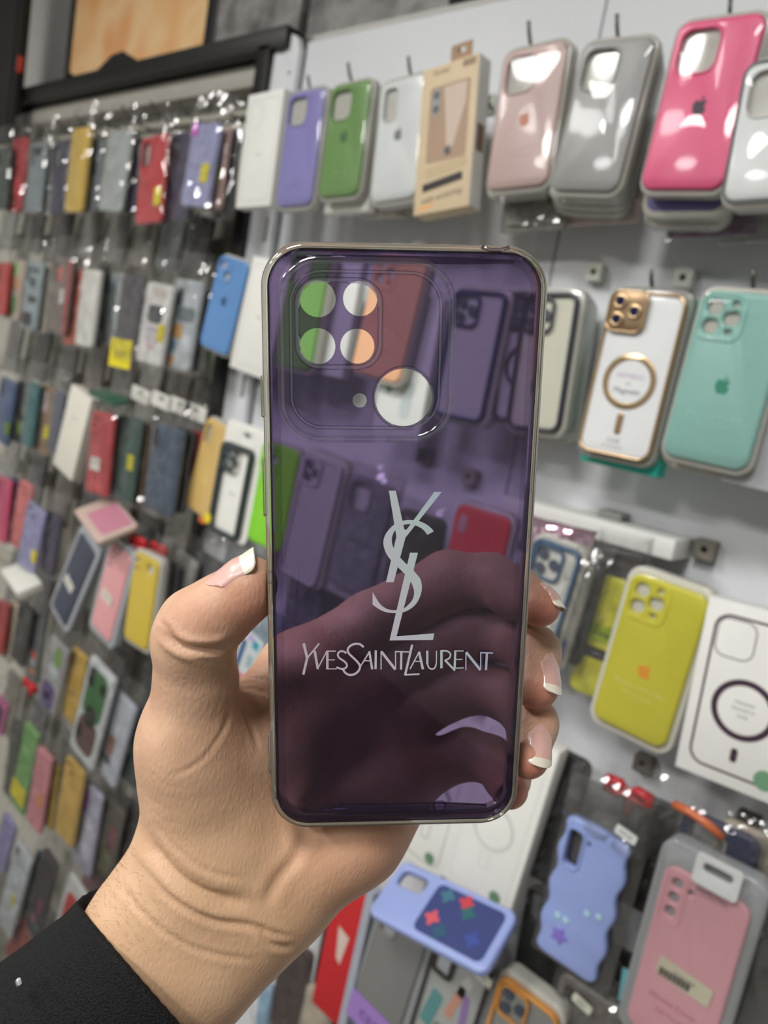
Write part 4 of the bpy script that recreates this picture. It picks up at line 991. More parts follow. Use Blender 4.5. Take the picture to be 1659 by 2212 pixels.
# stack of thin packs in shiny bags beside the yellow case
SB = 'in the shiny stack beside the index fingertip'
clear_framed('blue_framed_case', (1208, 1175), (1135, 1420), .748, 'white backed case with steel blue frame beside the index fingertip', (64, 92, 124), w=.058, card=(222, 222, 216))
for i, (t, b_, D, w, c, lb) in enumerate([((1262, 1215), (1196, 1440), .756, .026, (140, 136, 128), 'thin grey brown pack next to the steel blue framed case'),
        ((1285, 1200), (1222, 1430), .765, .030, (40, 46, 48), 'thin black pack next to the thin grey brown pack'),
        ((1318, 1245), (1262, 1500), .772, .040, (196, 192, 36), 'thin bright yellow pack with black band next to the yellow case'),
        ((1345, 1190), (1300, 1500), .785, .050, (44, 34, 36), 'black pack half hidden by the yellow case')]):
    e, h = place('case_pack', t, b_, D, lb, 'case pack')
    k = link('case_body', slab([rrect(w, h, min(.009, w * .3), 5)], .008, .002), plastic(c), e)
    if i == 2: sticker(e, .038, .012, (30, 30, 32), .004, -.018, -.0002, label='black printed band', txt='case', tc=(150, 150, 150), ts=.006); sticker(e, .036, .018, (150, 170, 30), .004, .004, -.0002, txt='K-zing', ts=.007)
    if i == 0: sticker(e, .018, .026, (62, 52, 130), -.002, -h / 2 + .02, -.0002, label='violet label')
    if i == 1: sticker(e, .008, .04, (150, 176, 196), -.008, -h / 2 + .012, -.0002); sticker(e, .008, .012, (40, 120, 196), -.008, -h / 2 - .006, -.0002, label='blue label'); sticker(e, .010, .03, (196, 196, 50), -.019, -h / 2 + .012, -.0002)
    bag(e, w + .004, h, .02, i, -.006)
# holographic header of that stack
def holo():
    m = bpy.data.materials.new('holographic_foil'); m.use_nodes = True; nt = m.node_tree; b = nt.nodes['Principled BSDF']
    tc = nt.nodes.new('ShaderNodeTexCoord'); n = nt.nodes.new('ShaderNodeTexNoise'); n.inputs['Scale'].default_value = 60; n.inputs['Detail'].default_value = 1
    hs = nt.nodes.new('ShaderNodeCombineColor'); hs.mode = 'HSV'; hs.inputs[1].default_value = 0.35; hs.inputs[2].default_value = 0.8
    mu = nt.nodes.new('ShaderNodeMath'); mu.operation = 'MULTIPLY'; mu.inputs[1].default_value = 3.0
    nt.links.new(tc.outputs['Object'], n.inputs['Vector']); nt.links.new(n.outputs['Fac'], mu.inputs[0]); nt.links.new(mu.outputs[0], hs.inputs[0]); nt.links.new(hs.outputs[0], b.inputs['Base Color'])
    b.inputs['Metallic'].default_value = 0.9; b.inputs['Roughness'].default_value = 0.15
    return m
e, h = place('foil_header', (1205, 1128), (1188, 1205), .762, 'crumpled rainbow foil bag header under the white shelf strip', 'bag')
link('foil', bag_me(.085, h, 5, 14, 8, .004), holo(), e).location = (0, 0, -h / 2)
e, w, h = blister('yellow_case', (1448, 1262), (1352, 1584), .735, (214, 206, 42), 'bright yellow phone case with orange emblem in white tray', 'lenses', (238, 160, 48), w=.0775, emz=-.012, deep=.018, bulge=.002, rad=.0125, trayw=.010,
                 txt=[('iPhone 12 Pro Max', .0068, -.030), ('Silicone Case', .0055, -.038)], tc=(232, 226, 130), traym=film('tray_milky', base=.06, rough=.15, haze=.8, hazecol=(224, 222, 208)))
e, h = carton('white_ring_box', (1652, 1318), (1570, 1700), .722, .094, .022, (230, 230, 226), 'white carton printed with a dark purple phone outline and ring')
flat(frame_outl(.076, h - .022, .014, .0022), 0, ink((70, 48, 62)), e, 'outline_print')
flat(frame_outl(.034, .036, .010, .0012, -.018, h / 2 - .032), 0, ink((120, 112, 118)), e, 'camera_print')
flat(ring_outl(.0275, .022, 0, -.010), 0, ink((62, 40, 58)), e, 'ring_print'); flat([rrect(.006, .013, .0028, 4, 0, -.052)], 0, ink((62, 40, 58)), e, 'ring_tail_print')
for i, s in enumerate(('MAGSAFE', 'MAGNETIC', 'CASE')): words(e, s, .004, (150, 146, 148), 0, 0, -.004 - .006 * i)
k = link('green_sticker', slab([circ(.028, -h / 2 + .018, .009, 20)], .0004), paper((106, 150, 118)), e); k.location = (0, -.0005, 0)
# ---- fourth row
def soft_box(top, bot, D, label, w=.094, c=WHITE, ringc=(206, 206, 202), stick=(110, 140, 112)):
    e, h = carton('white_ring_box', top, bot, D, w, .024, c, label)
    flat(frame_outl(w - .016, h - .022, .013, .0008), 0, ink(ringc), e, 'outline_print')
    flat(ring_outl(.0270, .0225, 0, -.014), 0, ink(ringc), e, 'ring_print'); flat(frame_outl(.012, .022, .003, .0008, 0, -.054), 0, ink(ringc), e, 'ring_tail_print')
    k = link('green_sticker', slab([circ(w / 2 - .022, -h / 2 + .020, .0075, 20)], .0004), paper(stick), e); k.location = (0, -.0005, 0)
    words(k, 'PRO', .004, (70, 96, 74), w / 2 - .022, -.0002, -h / 2 + .020)
    return e, h
e, h = soft_box((988, 1540), (898, 1868), .752, 'white carton with dark outlined phone under the purple case corner', .076, ringc=(120, 128, 124))
e, h = soft_box((1128, 1580), (1020, 1942), .735, 'white carton with faint ring print and green sticker below the little finger', .094)
e, h = place('black_pack', (1225, 1625), (1155, 1900), .775, 'glossy black bagged pack behind the white ring carton', 'case pack')
shell(e, .06, h, (20, 20, 24), 'pill'); bag(e, .066, h, .02, 4)
def wavy(w, h, amp, n=96):
    out = []
    for x, z in rrect(w, h, .013, 8):
        out.append((x, z))
    # resample evenly and push the outline in and out in waves
    P = [Vector(p) for p in out] + [Vector(out[0])]; L = [0]
    for a, b in zip(P, P[1:]): L.append(L[-1] + (b - a).length)
    res_ = []
    for i in range(n):
        s = L[-1] * i / n; j = max(k for k in range(len(L) - 1) if L[k] <= s); t = (s - L[j]) / max(L[j + 1] - L[j], 1e-9); p = P[j].lerp(P[j + 1], t)
        if abs(p.x) > w * .35: p.x += amp * math.cos(p.y / h * 2 * math.pi * 4.0) * (1 if p.x > 0 else -1)
        res_.append((p.x, p.y))
    return res_
e, h = place('wavy_blue_case', (1293, 1792), (1216, 2088), .722, 'periwinkle blue phone case with a wavy edge and small flower decorations', 'phone case'); w = .073
LB = (140, 160, 222)
k = link('case_shell', slab([wavy(w - .003, h, .0021), rrect(.015, .040, .005, 5, -w / 2 + .0165, h / 2 - .033)], .011, .0035), plastic(LB), e)
k2 = link('camera_lip', slab(frame_outl(.021, .046, .008, .0025, -w / 2 + .0165, h / 2 - .033), .002, .0007), plastic(LB), k); k2.location = (0, -.0015, 0)
k2 = link('flash_hole', slab([circ(-w / 2 + .031, h / 2 - .019, .0022, 12)], .0006), ink((60, 70, 110)), k); k2.location = (0, -.0004, 0)
def blossom(r_, n=5): return [(r_ * (1 + .28 * math.cos(n * a)) * math.cos(a), r_ * (1 + .28 * math.cos(n * a)) * math.sin(a)) for a in [2 * math.pi * i / 40 for i in range(40)]]
for x, z, r_, c in ((-.012, -.050, .0075, (128, 108, 206)), (-.018, -.030, .0032, (170, 214, 222)), (-.009, -.030, .0032, (170, 214, 222)), (.010, -.010, .003, (170, 214, 222)), (.022, -.006, .003, (170, 214, 222))):
    l = link('flower', slab([blossom(r_)], .0014, .0004), plastic(c), e); l.location = (x, -.0012, z)
link('clear_bag', bag_me(.088, .062, 6, 14, 10, .004), F_BAG, e).location = (.001, .002, h / 2 - .008)
sticker(e, .022, .010, (214, 218, 214), .028, h / 2 + .012, -.004, math.radians(8), txt='A54 5G', ts=.0045, name='size_tag')
k = link('header_card', box_me(.09, .001, h + .05, .0003), film('bag_back', base=.08, rough=.12, haze=.35, hazecol=(90, 90, 88)), e); k.location = (.002, .013, .014)
def bow(u, v, D, label, c=(186, 22, 36), s=1.0):
    p = wall_pt(u, v, D); e = bpy.data.objects.new('red_bow', None); COL.objects.link(e); e.location = p; tag(e, label, 'bow')
    for sx in (-1, 1):
        pts = [(0, 0, 0), (sx * .010 * s, -.004, .008 * s), (sx * .022 * s, -.002, .006 * s), (sx * .024 * s, 0, -.006 * s), (sx * .012 * s, .002, -.008 * s), (0, 0, 0)]
        link('loop', tube_me(pts, [.003 * s, .0055 * s, .0065 * s, .006 * s, .005 * s, .003 * s], 8), mat('red_ribbon', c, rough=.35), e)
    link('knot', box_me(.009 * s, .009 * s, .009 * s, .003 * s), mat('red_ribbon', c), e)
    link('tail', tube_me([(0, 0, 0), (.006 * s, -.003, -.014 * s), (.004 * s, -.002, -.026 * s)], [.003 * s, .004 * s, .003 * s], 6), mat('red_ribbon', c), e)
bow(1358, 1712, .80, 'crumpled red ribbon hanging above the wavy blue case')
e, h = place('pink_case', (1530, 1912), (1432, 2262), .715, 'pink phone case with three lens holes and barcode label in clear box', 'phone case'); w = .0775
tray(e, w + .018, h + .034, .022, .004, film('tray_smoke', base=.07, rough=.08, haze=.5, hazecol=(204, 208, 212))).location = (0, .004, .006)
shell(e, w, h, (232, 164, 176), 'dots', rad=.012, thick=.0075)
k = link('camera_outline', slab(frame_outl(.021, .054, .006, .0012, -w / 2 + .0135, h / 2 - .029), .0008, .0002), plastic((232, 164, 176)), e); k.location = (0, -.0006, 0)
k = link('dark_inside', box_me(.05, .001, .06), ink((74, 60, 66)), e); k.location = (-.012, .0085, h / 2 - .03)
sticker(e, .050, .0185, (214, 208, 184), .002, -.012, -.0006, math.radians(4), txt='SM-A54 PINK\nSILICONE', tc=(110, 106, 96), ts=.0036, name='barcode_label')
for i in range(22): flat([[(0, 0), (.0006 + .0005 * (i * 7 % 3), 0), (.0006 + .0005 * (i * 7 % 3), .008), (0, .008)]], -.0012, ink((60, 56, 52)), e, 'barcode_bar', x=-.021 + i * .00135, z=-.0195)
words(e, 'Silicone Cover', .0075, (196, 112, 126), -.002, 0, -.042); words(e, 'Soft Touch', .006, (196, 112, 126), -.002, 0, -.054)
k = link('hang_tab', slab([rrect(.040, .030, .004, 4), rrect(.026, .008, .0036, 4, 0, .004)], .001, .0002), paper((206, 208, 208)), e); k.location = (.006, -.006, h / 2 + .014)
words(k, 'SAMSUNG', .0062, (56, 58, 64), 0, 0, -.019)
cover(e, w + .016, h + .030, .002, .004, .001).location = (0, .0005, .006)
# things crowded above the pink case
e, h = place('navy_case', (1560, 1782), (1530, 1900), .745, 'dark navy case top crowded above the pink case', 'phone case'); shell(e, .07, h, (24, 34, 78), 'square'); bag(e, .07, h, .01, 7)
e, h = place('orange_strap', (1545, 1762), (1500, 1795), .742, 'short orange strap curling above the navy case', 'strap')
link('strap', tube_me([(-.028, 0, -.012), (-.015, -.004, -.002), (.0, -.005, .004), (.018, -.002, .006)], .0042, 8), plastic((214, 104, 54)), e)
e, h = place('cream_case', (1640, 1800), (1615, 1900), .755, 'cream coloured bagged case at the edge above the pink case', 'phone case'); shell(e, .07, h, (168, 156, 138), 'pill'); bag(e, .07, h, .01, 1)
e, h = place('grey_pack', (1700, 1960), (1640, 2260), .742, 'dark grey bagged pack at the frame edge beside the pink case', 'case pack'); shell(e, .07, h, (74, 74, 70), 'pill'); bag(e, .07, h, .02, 3)
# ---- lowest row
p0, p1 = wall_pt(846, 1902, .700), wall_pt(1098, 2026, .700)
e = bpy.data.objects.new('lavender_blue_case', None); COL.objects.link(e); e.location = (p0 + p1) / 2 + Vector((0, -.012, 0)); tag(e, 'periwinkle case lying on its side on top of the lower packs', 'phone case')
h = (p1 - p0).length; e.rotation_euler = (math.radians(-60), math.atan2(-(p1.z - p0.z), p1.x - p0.x), 0); w = .076
k = link('case_shell', slab([rrect(h, w, .012, 6), rrect(.036, .020, .006, 4, -h / 2 + .028, .018)], .012, .0035), plastic((146, 164, 224)), e)
l = link('navy_print', slab([rrect(h * .56, w - .016, .008, 5, h * .16, .0)], .0004), ink((52, 62, 116)), e); l.location = (0, -.0005, 0)
for x, z, c in ((-.004, -.01, (206, 84, 96)), (.012, -.02, (40, 84, 110)), (.03, .012, (40, 96, 104)), (.05, -.012, (58, 74, 150)), (-.002, .02, (60, 110, 130)), (.022, .022, (190, 60, 70))):
    l = link('floral_print', slab([blossom(.0075, 4)], .0004), ink(c), e); l.location = (x, -.0010, z)
e, h = place('grey_box_pack', (880, 1968), (796, 2235), .735, 'grey phone case pack with a purple printed band', 'case pack'); w = .082
tray(e, w + .004, h + .006, .02, .004, film('tray_smoke'))
shell(e, w - .006, h - .004, (116, 116, 114), 'tall', rad=.008, thick=.007)
sticker(e, w, .042, (150, 118, 186), 0, -h / 2 + .020, -.0006, label='purple printed band', txt='case', tc=(96, 70, 130), ts=.026, name='band')
sticker(e, .018, .009, (206, 198, 176), .024, h / 2 - .020, -.0006, math.radians(5), txt='A33', ts=.005, name='size_tag')
e, h = place('black_framed_art_case', (1010, 2040), (920, 2330), .722, 'clear box holding a black framed case with colourful line drawings', 'case pack'); w = .078
tray(e, w + .018, h + .02, .022, .004, film('tray_smoke'))
k = link('art_insert', slab([rrect(w, h, .011, 5)], .003), paper((176, 178, 176)), e); k.location = (0, .001, 0)
k = link('case_frame', slab(frame_outl(w, h, .012, .004), .008, .0015), plastic((34, 34, 34)), e); k.location = (0, -.004, 0)
k = link('camera_island', slab(frame_outl(.030, .052, .008, .006, -.020, h / 2 - .032), .003, .0008), plastic((30, 30, 30)), e); k.location = (0, -.004, 0)
k = link('camera_card', slab([rrect(.022, .044, .005, 4, -.020, h / 2 - .032)], .001), paper((196, 202, 206)), e); k.location = (0, -.001, 0)
for x, z, a, w2, h2, c in ((.006, .02, 12, .010, .05, (206, 150, 130)), (.020, .015, -6, .009, .045, (150, 120, 180)), (-.020, -.01, 8, .016, .05, (90, 150, 150)), (.004, -.03, 0, .03, .02, (120, 130, 110)), (.012, .045, 20, .012, .03, (206, 206, 200))):
    flat([rrect(w2, h2, .003, 3)], .0006, ink(c), e, 'drawing_print', x=x, z=z, rot=math.radians(a))
sticker(e, .026, .012, (206, 206, 190), .030, h / 2 - .016, -.006, math.radians(5), txt='A14', ts=.006, name='size_tag')
cover(e, w + .014, h + .016, .002, .006, .001)
e, h = place('red_case_box', (762, 1900), (700, 2190), .735, 'red carton with pale grey side below the palm', 'box'); w = .05
k = link('carton', box_me(w, .02, h, .0008), paper((186, 34, 40)), e); k.location = (0, .01, 0)
k = link('grey_side', box_me(.012, .019, h), paper((158, 164, 176)), e); k.location = (w / 2 + .006, .010, 0)
k = link('white_print', slab([[(-.008, .0), (.012, -.006), (.006, -.05), (-.002, -.044)]], .0004), ink((206, 186, 176)), e); k.location = (.002, -.0005, .03)
for i, (t, b_, D, w, c, lb) in enumerate([((640, 2040), (610, 2230), .752, .06, (60, 34, 34), 'dark bagged pack with red edge below the wrist'), ((575, 2130), (555, 2290), .748, .028, (140, 180, 212), 'pale blue thin pack below the wrist'),
        ((612, 2080), (585, 2280), .765, .02, (190, 30, 40), 'thin red pack beside the pale blue pack'), ((690, 2150), (650, 2330), .742, .05, (180, 168, 150), 'beige box corner at the lower frame edge')]):
    e, h = place('case_pack', t, b_, D, lb, 'case pack'); link('case_body', slab([rrect(w, h, .006, 4)], .010, .002), plastic(c), e); bag(e, w, h, .015, i + 2, -.006)
e, w, h = clear_framed('orange_framed_case', (1145, 2150), (1075, 2400), .715, 'clear boxed case with an orange frame at the lower frame edge', (214, 140, 52), w=.074, card=(150, 156, 150))
e, h = place('tagged_bag', (1280, 2130), (1230, 2330), .735, 'grey bag with a small size tag below the wavy blue case', 'case pack')
shell(e, .07, h * .9, (112, 106, 100), 'pill'); bag(e, .074, h, .02, 8); sticker(e, .022, .010, (206, 206, 190), -.004, h / 2 - .02, -.006, math.radians(12), txt='A51', ts=.006, name='size_tag')
e, h = place('aqua_strip', (1355, 2095), (1345, 2165), .745, 'small aqua coloured label strip beside the pink case', 'label'); link('strip', slab([rrect(.010, h, .001, 2)], .001), paper((120, 190, 200)), e)
# dark packs filling the back of the lower rows
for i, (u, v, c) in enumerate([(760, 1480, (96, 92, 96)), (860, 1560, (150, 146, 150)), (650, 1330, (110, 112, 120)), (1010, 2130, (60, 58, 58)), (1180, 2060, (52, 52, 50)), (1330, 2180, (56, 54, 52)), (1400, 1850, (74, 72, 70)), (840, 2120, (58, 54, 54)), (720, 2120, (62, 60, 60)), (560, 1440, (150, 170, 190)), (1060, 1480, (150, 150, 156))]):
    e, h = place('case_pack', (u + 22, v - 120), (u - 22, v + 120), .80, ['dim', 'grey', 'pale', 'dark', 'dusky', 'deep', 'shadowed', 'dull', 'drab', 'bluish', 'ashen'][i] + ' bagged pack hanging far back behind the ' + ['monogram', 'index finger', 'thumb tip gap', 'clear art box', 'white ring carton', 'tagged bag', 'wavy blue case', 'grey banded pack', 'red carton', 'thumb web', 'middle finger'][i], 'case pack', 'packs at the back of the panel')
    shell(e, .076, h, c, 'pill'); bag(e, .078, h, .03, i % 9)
p = place('teal_sticker_case', (548, 1375), (515, 1470), .75, 'pale case with blue and teal print seen in the thumb gap', 'phone case'); e = p[0]; h = p[1]
link('case_body', slab([rrect(.05, h, .008, 4)], .008, .002), plastic((196, 204, 208)), e)
for x, z, w2, h2, c in ((-.014, .0, .010, .05, (44, 84, 130)), (.010, .03, .014, .014, (60, 150, 170)), (.0, -.03, .03, .008, (206, 90, 120)), (-.004, .035, .012, .008, (176, 140, 200)), (.008, .0, .012, .02, (150, 170, 176))): flat([rrect(w2, h2, .001, 2)], -.0002, ink(c), e, 'patch_print', x=x, z=z)
# ---- wire hooks whose ends show
for u, v, lb in ((665, 163, 'above the violet case'), (752, 135, 'above the green case'), (882, 122, 'above the slim-opening white case'), (992, 105, 'through the beige carton tab'), (1142, 45, 'above the dusty pink case'), (1333, 30, 'above the shiny grey case'), (1578, -4, 'above the hot pink case')):
    hook(u, v, .768, .85, HK + lb, rise=.034)
for u, v, lb in ((1407, 582, 'above the gold-ring case'), (1628, 582, 'above the mint case')): hook(u, v, .762, .85, HK + lb, rise=.030)
# ------------------------------------------------------------------ goods on the grey panel beyond the black post
random.seed(11)
def hung(top, bot, c, label, cam='pill', w=.072, D=.75, lab=None, labz=-.03, labx=.02, bagged=True, name='bagged_case', em=None, rad=.009, prints=(), cat='phone case', t=.009, labtxt=None, labw=.020, labh=.028, g=None):
    e, h = place(name, top, bot, D, label, cat, g or 'cases hanging on the grey panel')
    shell(e, w, h, c, cam, rad=rad, thick=t)
    for x, z, w2, h2, pc in prints: flat([rrect(w2 * w, h2 * h, min(w2 * w, h2 * h) * .3, 3)], -.0002, ink(pc), e, 'print', x=x * w, z=z * h)
    if lab: sticker(e, labw, labh, lab, labx, labz, -.0008, txt=labtxt, ts=.008)
    if bagged: bag(e, w, h, .045)
    return e, h
Y = (226, 210, 30)
L1 = [ # row under the black rail
    ((6, 318), (-4, 452), (58, 72, 66), 'dark green bagged case beside the first red case', {}),
    ((43, 296), (28, 458), (188, 34, 42), 'first red case under the loudspeaker', dict(cam=None, rad=.014, prints=[(0, -.34, .4, .04, (220, 170, 150)), (0, -.2, .8, .3, (196, 60, 66))])),
    ((84, 308), (68, 458), (130, 142, 148), 'grey blue bagged case next to the first red case', dict(prints=[(0, .38, .5, .12, (40, 46, 48))])),
    ((106, 300), (98, 462), (206, 206, 202), 'narrow pale bagged case before the navy one', dict(w=.03, cam=None)),
    ((132, 304), (124, 460), (52, 50, 76), 'dark navy case beside the yellow case', dict(cam='tall')),
    ((176, 274), (156, 458), (216, 176, 62), 'tall yellow case under the black rail', dict(cam=None, D=.735, w=.068)),
    ((202, 300), (186, 458), (116, 126, 132), 'grey case with yellow floral print', dict(prints=[(.0, -.1, .3, .14, (206, 160, 60)), (.2, .1, .3, .2, (60, 72, 80)), (-.1, -.38, .3, .1, (206, 160, 60))])),
    ((260, 280), (234, 456), (168, 176, 174), 'pale grey glitter case beside the red case', dict(cam=None, w=.085)),
    ((290, 300), (276, 458), (60, 52, 96), 'narrow purple case behind the second red case', dict(w=.04, cam=None, D=.765)),
    ((333, 292), (318, 482), (206, 46, 52), 'second red case with pale camera opening and yellow tag', dict(cam='tall', lab=Y, labw=.02, labh=.03, D=.738, w=.078, labx=.026)),
    ((362, 300), (350, 480), (40, 36, 40), 'narrow black case behind the second red case', dict(w=.05, cam=None, D=.77, lab=(200, 190, 40))),
    ((398, 284), (376, 474), (66, 58, 88), 'dark purple case beside the lavender case', dict(cam='tall', w=.076)),
    ((446, 264), (416, 446), (158, 160, 206), 'lavender case with yellow tag and pink corner', dict(cam=None, D=.735, w=.072, lab=Y, prints=[(-.36, .42, .24, .16, (206, 90, 206))], labx=.018, labz=-.012)),
    ((474, 275), (452, 452), (206, 166, 160), 'salmon pink bagged case with yellow tag', dict(cam=None, D=.755, w=.05, lab=(206, 196, 30), labx=.01, labz=-.01)),
    ((494, 280), (474, 470), (64, 66, 72), 'dark bagged case beside the slim white carton', dict(w=.05, D=.768)),
]
L2 = [
    ((6, 566), (-4, 680), (206, 60, 56), 'red case at the edge of the second row', dict(w=.06)),
    ((38, 560), (22, 690), (196, 176, 160), 'pale purple rimmed case with green and brown print', dict(prints=[(0, -.25, .6, .3, (96, 140, 72)), (.0, .1, .6, .2, (206, 150, 96)), (0, .35, .5, .2, (176, 200, 140))])),
    ((76, 566), (58, 710), (150, 164, 170), 'grey case with black camouflage blotches', dict(prints=[(.1, -.05, .5, .1, (40, 50, 56)), (-.1, -.35, .6, .2, (36, 36, 40)), (0, .2, .4, .14, (60, 76, 84)), (.1, .38, .5, .1, (90, 104, 110))])),
    ((102, 565), (88, 720), (190, 184, 168), 'narrow beige case in the second row', dict(w=.03, cam=None)),
    ((138, 560), (120, 718), (120, 104, 96), 'brown bagged case with white print and red edge', dict(prints=[(.1, .0, .25, .2, (214, 210, 204)), (.42, 0, .12, 1., (196, 62, 66)), (-.1, .3, .4, .2, (190, 110, 100))])),
    ((164, 582), (150, 745), (214, 84, 50), 'orange red case beside the white case', dict(w=.062, cam=None, prints=[(0, .35, .5, .12, (150, 50, 50))])),
    ((198, 582), (178, 748), (224, 222, 214), 'white slab case beside the orange red case', dict(w=.066, cam=None, D=.745)),
    ((218, 570), (204, 750), (36, 38, 46), 'narrow black case beside the white slab case', dict(w=.03, cam=None)),
    ((248, 588), (228, 745), (168, 176, 178), 'pale grey glassy case in the second row', dict(w=.07, cam=None, prints=[(-.1, .3, .5, .2, (140, 160, 162))])),
    ((288, 594), (266, 770), (78, 74, 82), 'dark grey case with a yellow label at its foot', dict(w=.07, cam=None, D=.742, lab=(226, 210, 36), labx=-.008, labz=-.066, labw=.070, labh=.05, labtxt='TPU 360')),
    ((346, 612), (318, 786), (222, 220, 218), 'white case with a dark round helmet print and yellow tag', dict(w=.078, cam=None, D=.736, lab=Y, labx=.026, labz=-.012, prints=[(.0, .12, .56, .22, (66, 72, 74)), (0, -.14, .5, .2, (200, 192, 198)), (0, -.28, .3, .05, (206, 170, 170)), (.05, .38, .5, .1, (206, 196, 186))])),
    ((408, 604), (376, 796), (180, 188, 194), 'grey case with dark leaf and orange cat print', dict(w=.078, cam=None, D=.742, prints=[(-.2, .3, .2, .2, (56, 70, 74)), (.1, .12, .6, .16, (110, 122, 132)), (-.1, -.08, .36, .16, (196, 150, 84)), (-.2, -.25, .26, .12, (84, 120, 150)), (-.2, -.42, .3, .1, (206, 150, 90)), (.25, -.2, .3, .2, (206, 210, 216))])),
    ((436, 625), (412, 800), (96, 94, 92), 'dark grey bagged case behind the sky blue case', dict(w=.06, D=.765)),
    ((452, 690), (432, 800), (34, 120, 40), 'narrow green case under the sky blue case', dict(w=.03, cam=None, D=.768)),
]
L3 = [
    ((18, 820), (-2, 955), (66, 92, 140), 'blue case with green tag in the third row', dict(lab=(110, 140, 30), labx=.03, w=.074)),
    ((48, 824), (30, 955), (36, 40, 44), 'dark case beside the blue case in the third row', dict(lab=(100, 130, 24), w=.05)),
    ((72, 826), (54, 964), (44, 112, 116), 'teal case in the third row', dict(w=.05, cam=None)),
    ((104, 836), (84, 980), (152, 116, 84), 'tan brown case with white label and yellow tag', dict(cam=None, lab=Y, labx=.02, labz=-.02, prints=[(-.1, .28, .4, .3, (206, 190, 186))])),
    ((128, 845), (112, 980), (84, 90, 112), 'narrow slate blue case before the cream carton', dict(w=.04, cam=None)),
    ((222, 890), (205, 1068), (196, 44, 50), 'red case with a white oval label', dict(cam='dots', D=.74, w=.078, lab=(226, 222, 214), labx=-.008, labz=-.02, labw=.034, labh=.024, prints=[(0, -.38, .6, .12, (206, 84, 88))])),
    ((280, 900), (258, 1078), (50, 84, 76), 'dark teal green case with pale slot and yellow tag', dict(cam='pill', D=.742, w=.08, lab=(206, 200, 40), labx=.022, labz=-.004)),
    ((304, 912), (288, 1090), (110, 84, 60), 'narrow brown case with a deep blue tag', dict(w=.05, cam=None, lab=(40, 32, 130), labz=-.02, labx=.006, labh=.03)),
    ((364, 920), (338, 1108), (58, 78, 104), 'navy blue case with pale slot near the black post', dict(cam='pill', D=.738, w=.086)),
    ((396, 925), (374, 1105), (30, 30, 34), 'black case between the navy and mustard cases', dict(w=.05, cam=None, D=.76)),
    ((422, 930), (404, 1085), (176, 28, 36), 'narrow red case behind the mustard case', dict(w=.035, cam=None, D=.765)),
]
L4 = [
    ((8, 1032), (-6, 1168), (226, 60, 112), 'hot pink case in a white tray at the frame edge', dict(w=.07)),
    ((28, 1030), (12, 1170), (60, 52, 110), 'narrow indigo case beside the hot pink one', dict(w=.035, cam=None)),
    ((55, 1042), (34, 1185), (236, 112, 112), 'salmon case beside the lavender case', dict(w=.062, cam='two')),
    ((78, 1094), (50, 1244), (154, 152, 204), 'lavender case with yellow tag in the fourth row', dict(cam='two', D=.742, w=.078, lab=Y, labx=.03, labz=-.02)),
    ((116, 1108), (98, 1240), (70, 62, 92), 'dusky purple bagged case beside the lavender case', dict(w=.055)),
]
L5 = [
    ((6, 1300), (-8, 1410), (190, 40, 40), 'red bagged case at the frame edge in the fifth row', dict(w=.05)),
    ((30, 1300), (10, 1425), (206, 190, 160), 'beige print case in the fifth row', dict(w=.045, prints=[(0, .0, .5, .2, (206, 150, 90)), (0, -.3, .5, .12, (206, 180, 60))], cam=None)),
    ((56, 1306), (34, 1430), (38, 42, 42), 'black case with pale slot in the fifth row', dict(w=.06)),
    ((84, 1330), (66, 1470), (96, 104, 104), 'grey green case with orange dot print', dict(w=.05, cam=None, prints=[(0, -.1, .4, .1, (206, 80, 70)), (0, -.35, .4, .06, (226, 130, 50)), (-.1, -.22, .4, .1, (196, 200, 200))])),
    ((128, 1388), (98, 1530), (160, 158, 160), 'pale rimmed case with purple and green print', dict(w=.074, cam=None, D=.742, prints=[(-.05, -.3, .7, .36, (88, 68, 124)), (-.05, -.32, .3, .12, (150, 60, 130)), (.1, .3, .4, .26, (120, 160, 80)), (0, .05, .5, .2, (186, 196, 200))])),
    ((172, 1408), (146, 1556), (206, 164, 52), 'golden yellow case with pale slot', dict(w=.06, prints=[(.0, -.1, .3, .1, (160, 130, 60))])),
    ((222, 1440), (172, 1638), (206, 212, 214), 'white framed case with a green landscape print', dict(w=.09, D=.735, cam=None, prints=[(0, .18, .74, .5, (40, 104, 44)), (0, -.24, .74, .36, (90, 60, 54)), (0, -.04, .4, .2, (150, 170, 150)), (.2, .3, .2, .1, (210, 205, 190)), (-.28, .32, .24, .2, (120, 128, 128)), (-.3, -.26, .26, .14, (206, 190, 192))])),
    ((268, 1505), (222, 1678), (188, 194, 208), 'pale blue case with a small figure print', dict(w=.078, D=.742, cam=None, prints=[(-.02, -.1, .3, .24, (150, 104, 96)), (-.06, -.28, .36, .1, (80, 80, 84))])),
    ((305, 1535), (272, 1690), (44, 58, 64), 'dark teal case with a yellow dot tag', dict(w=.06, D=.76, lab=(206, 196, 40), labx=-.01, labz=-.01, labw=.012, labh=.018)),
]
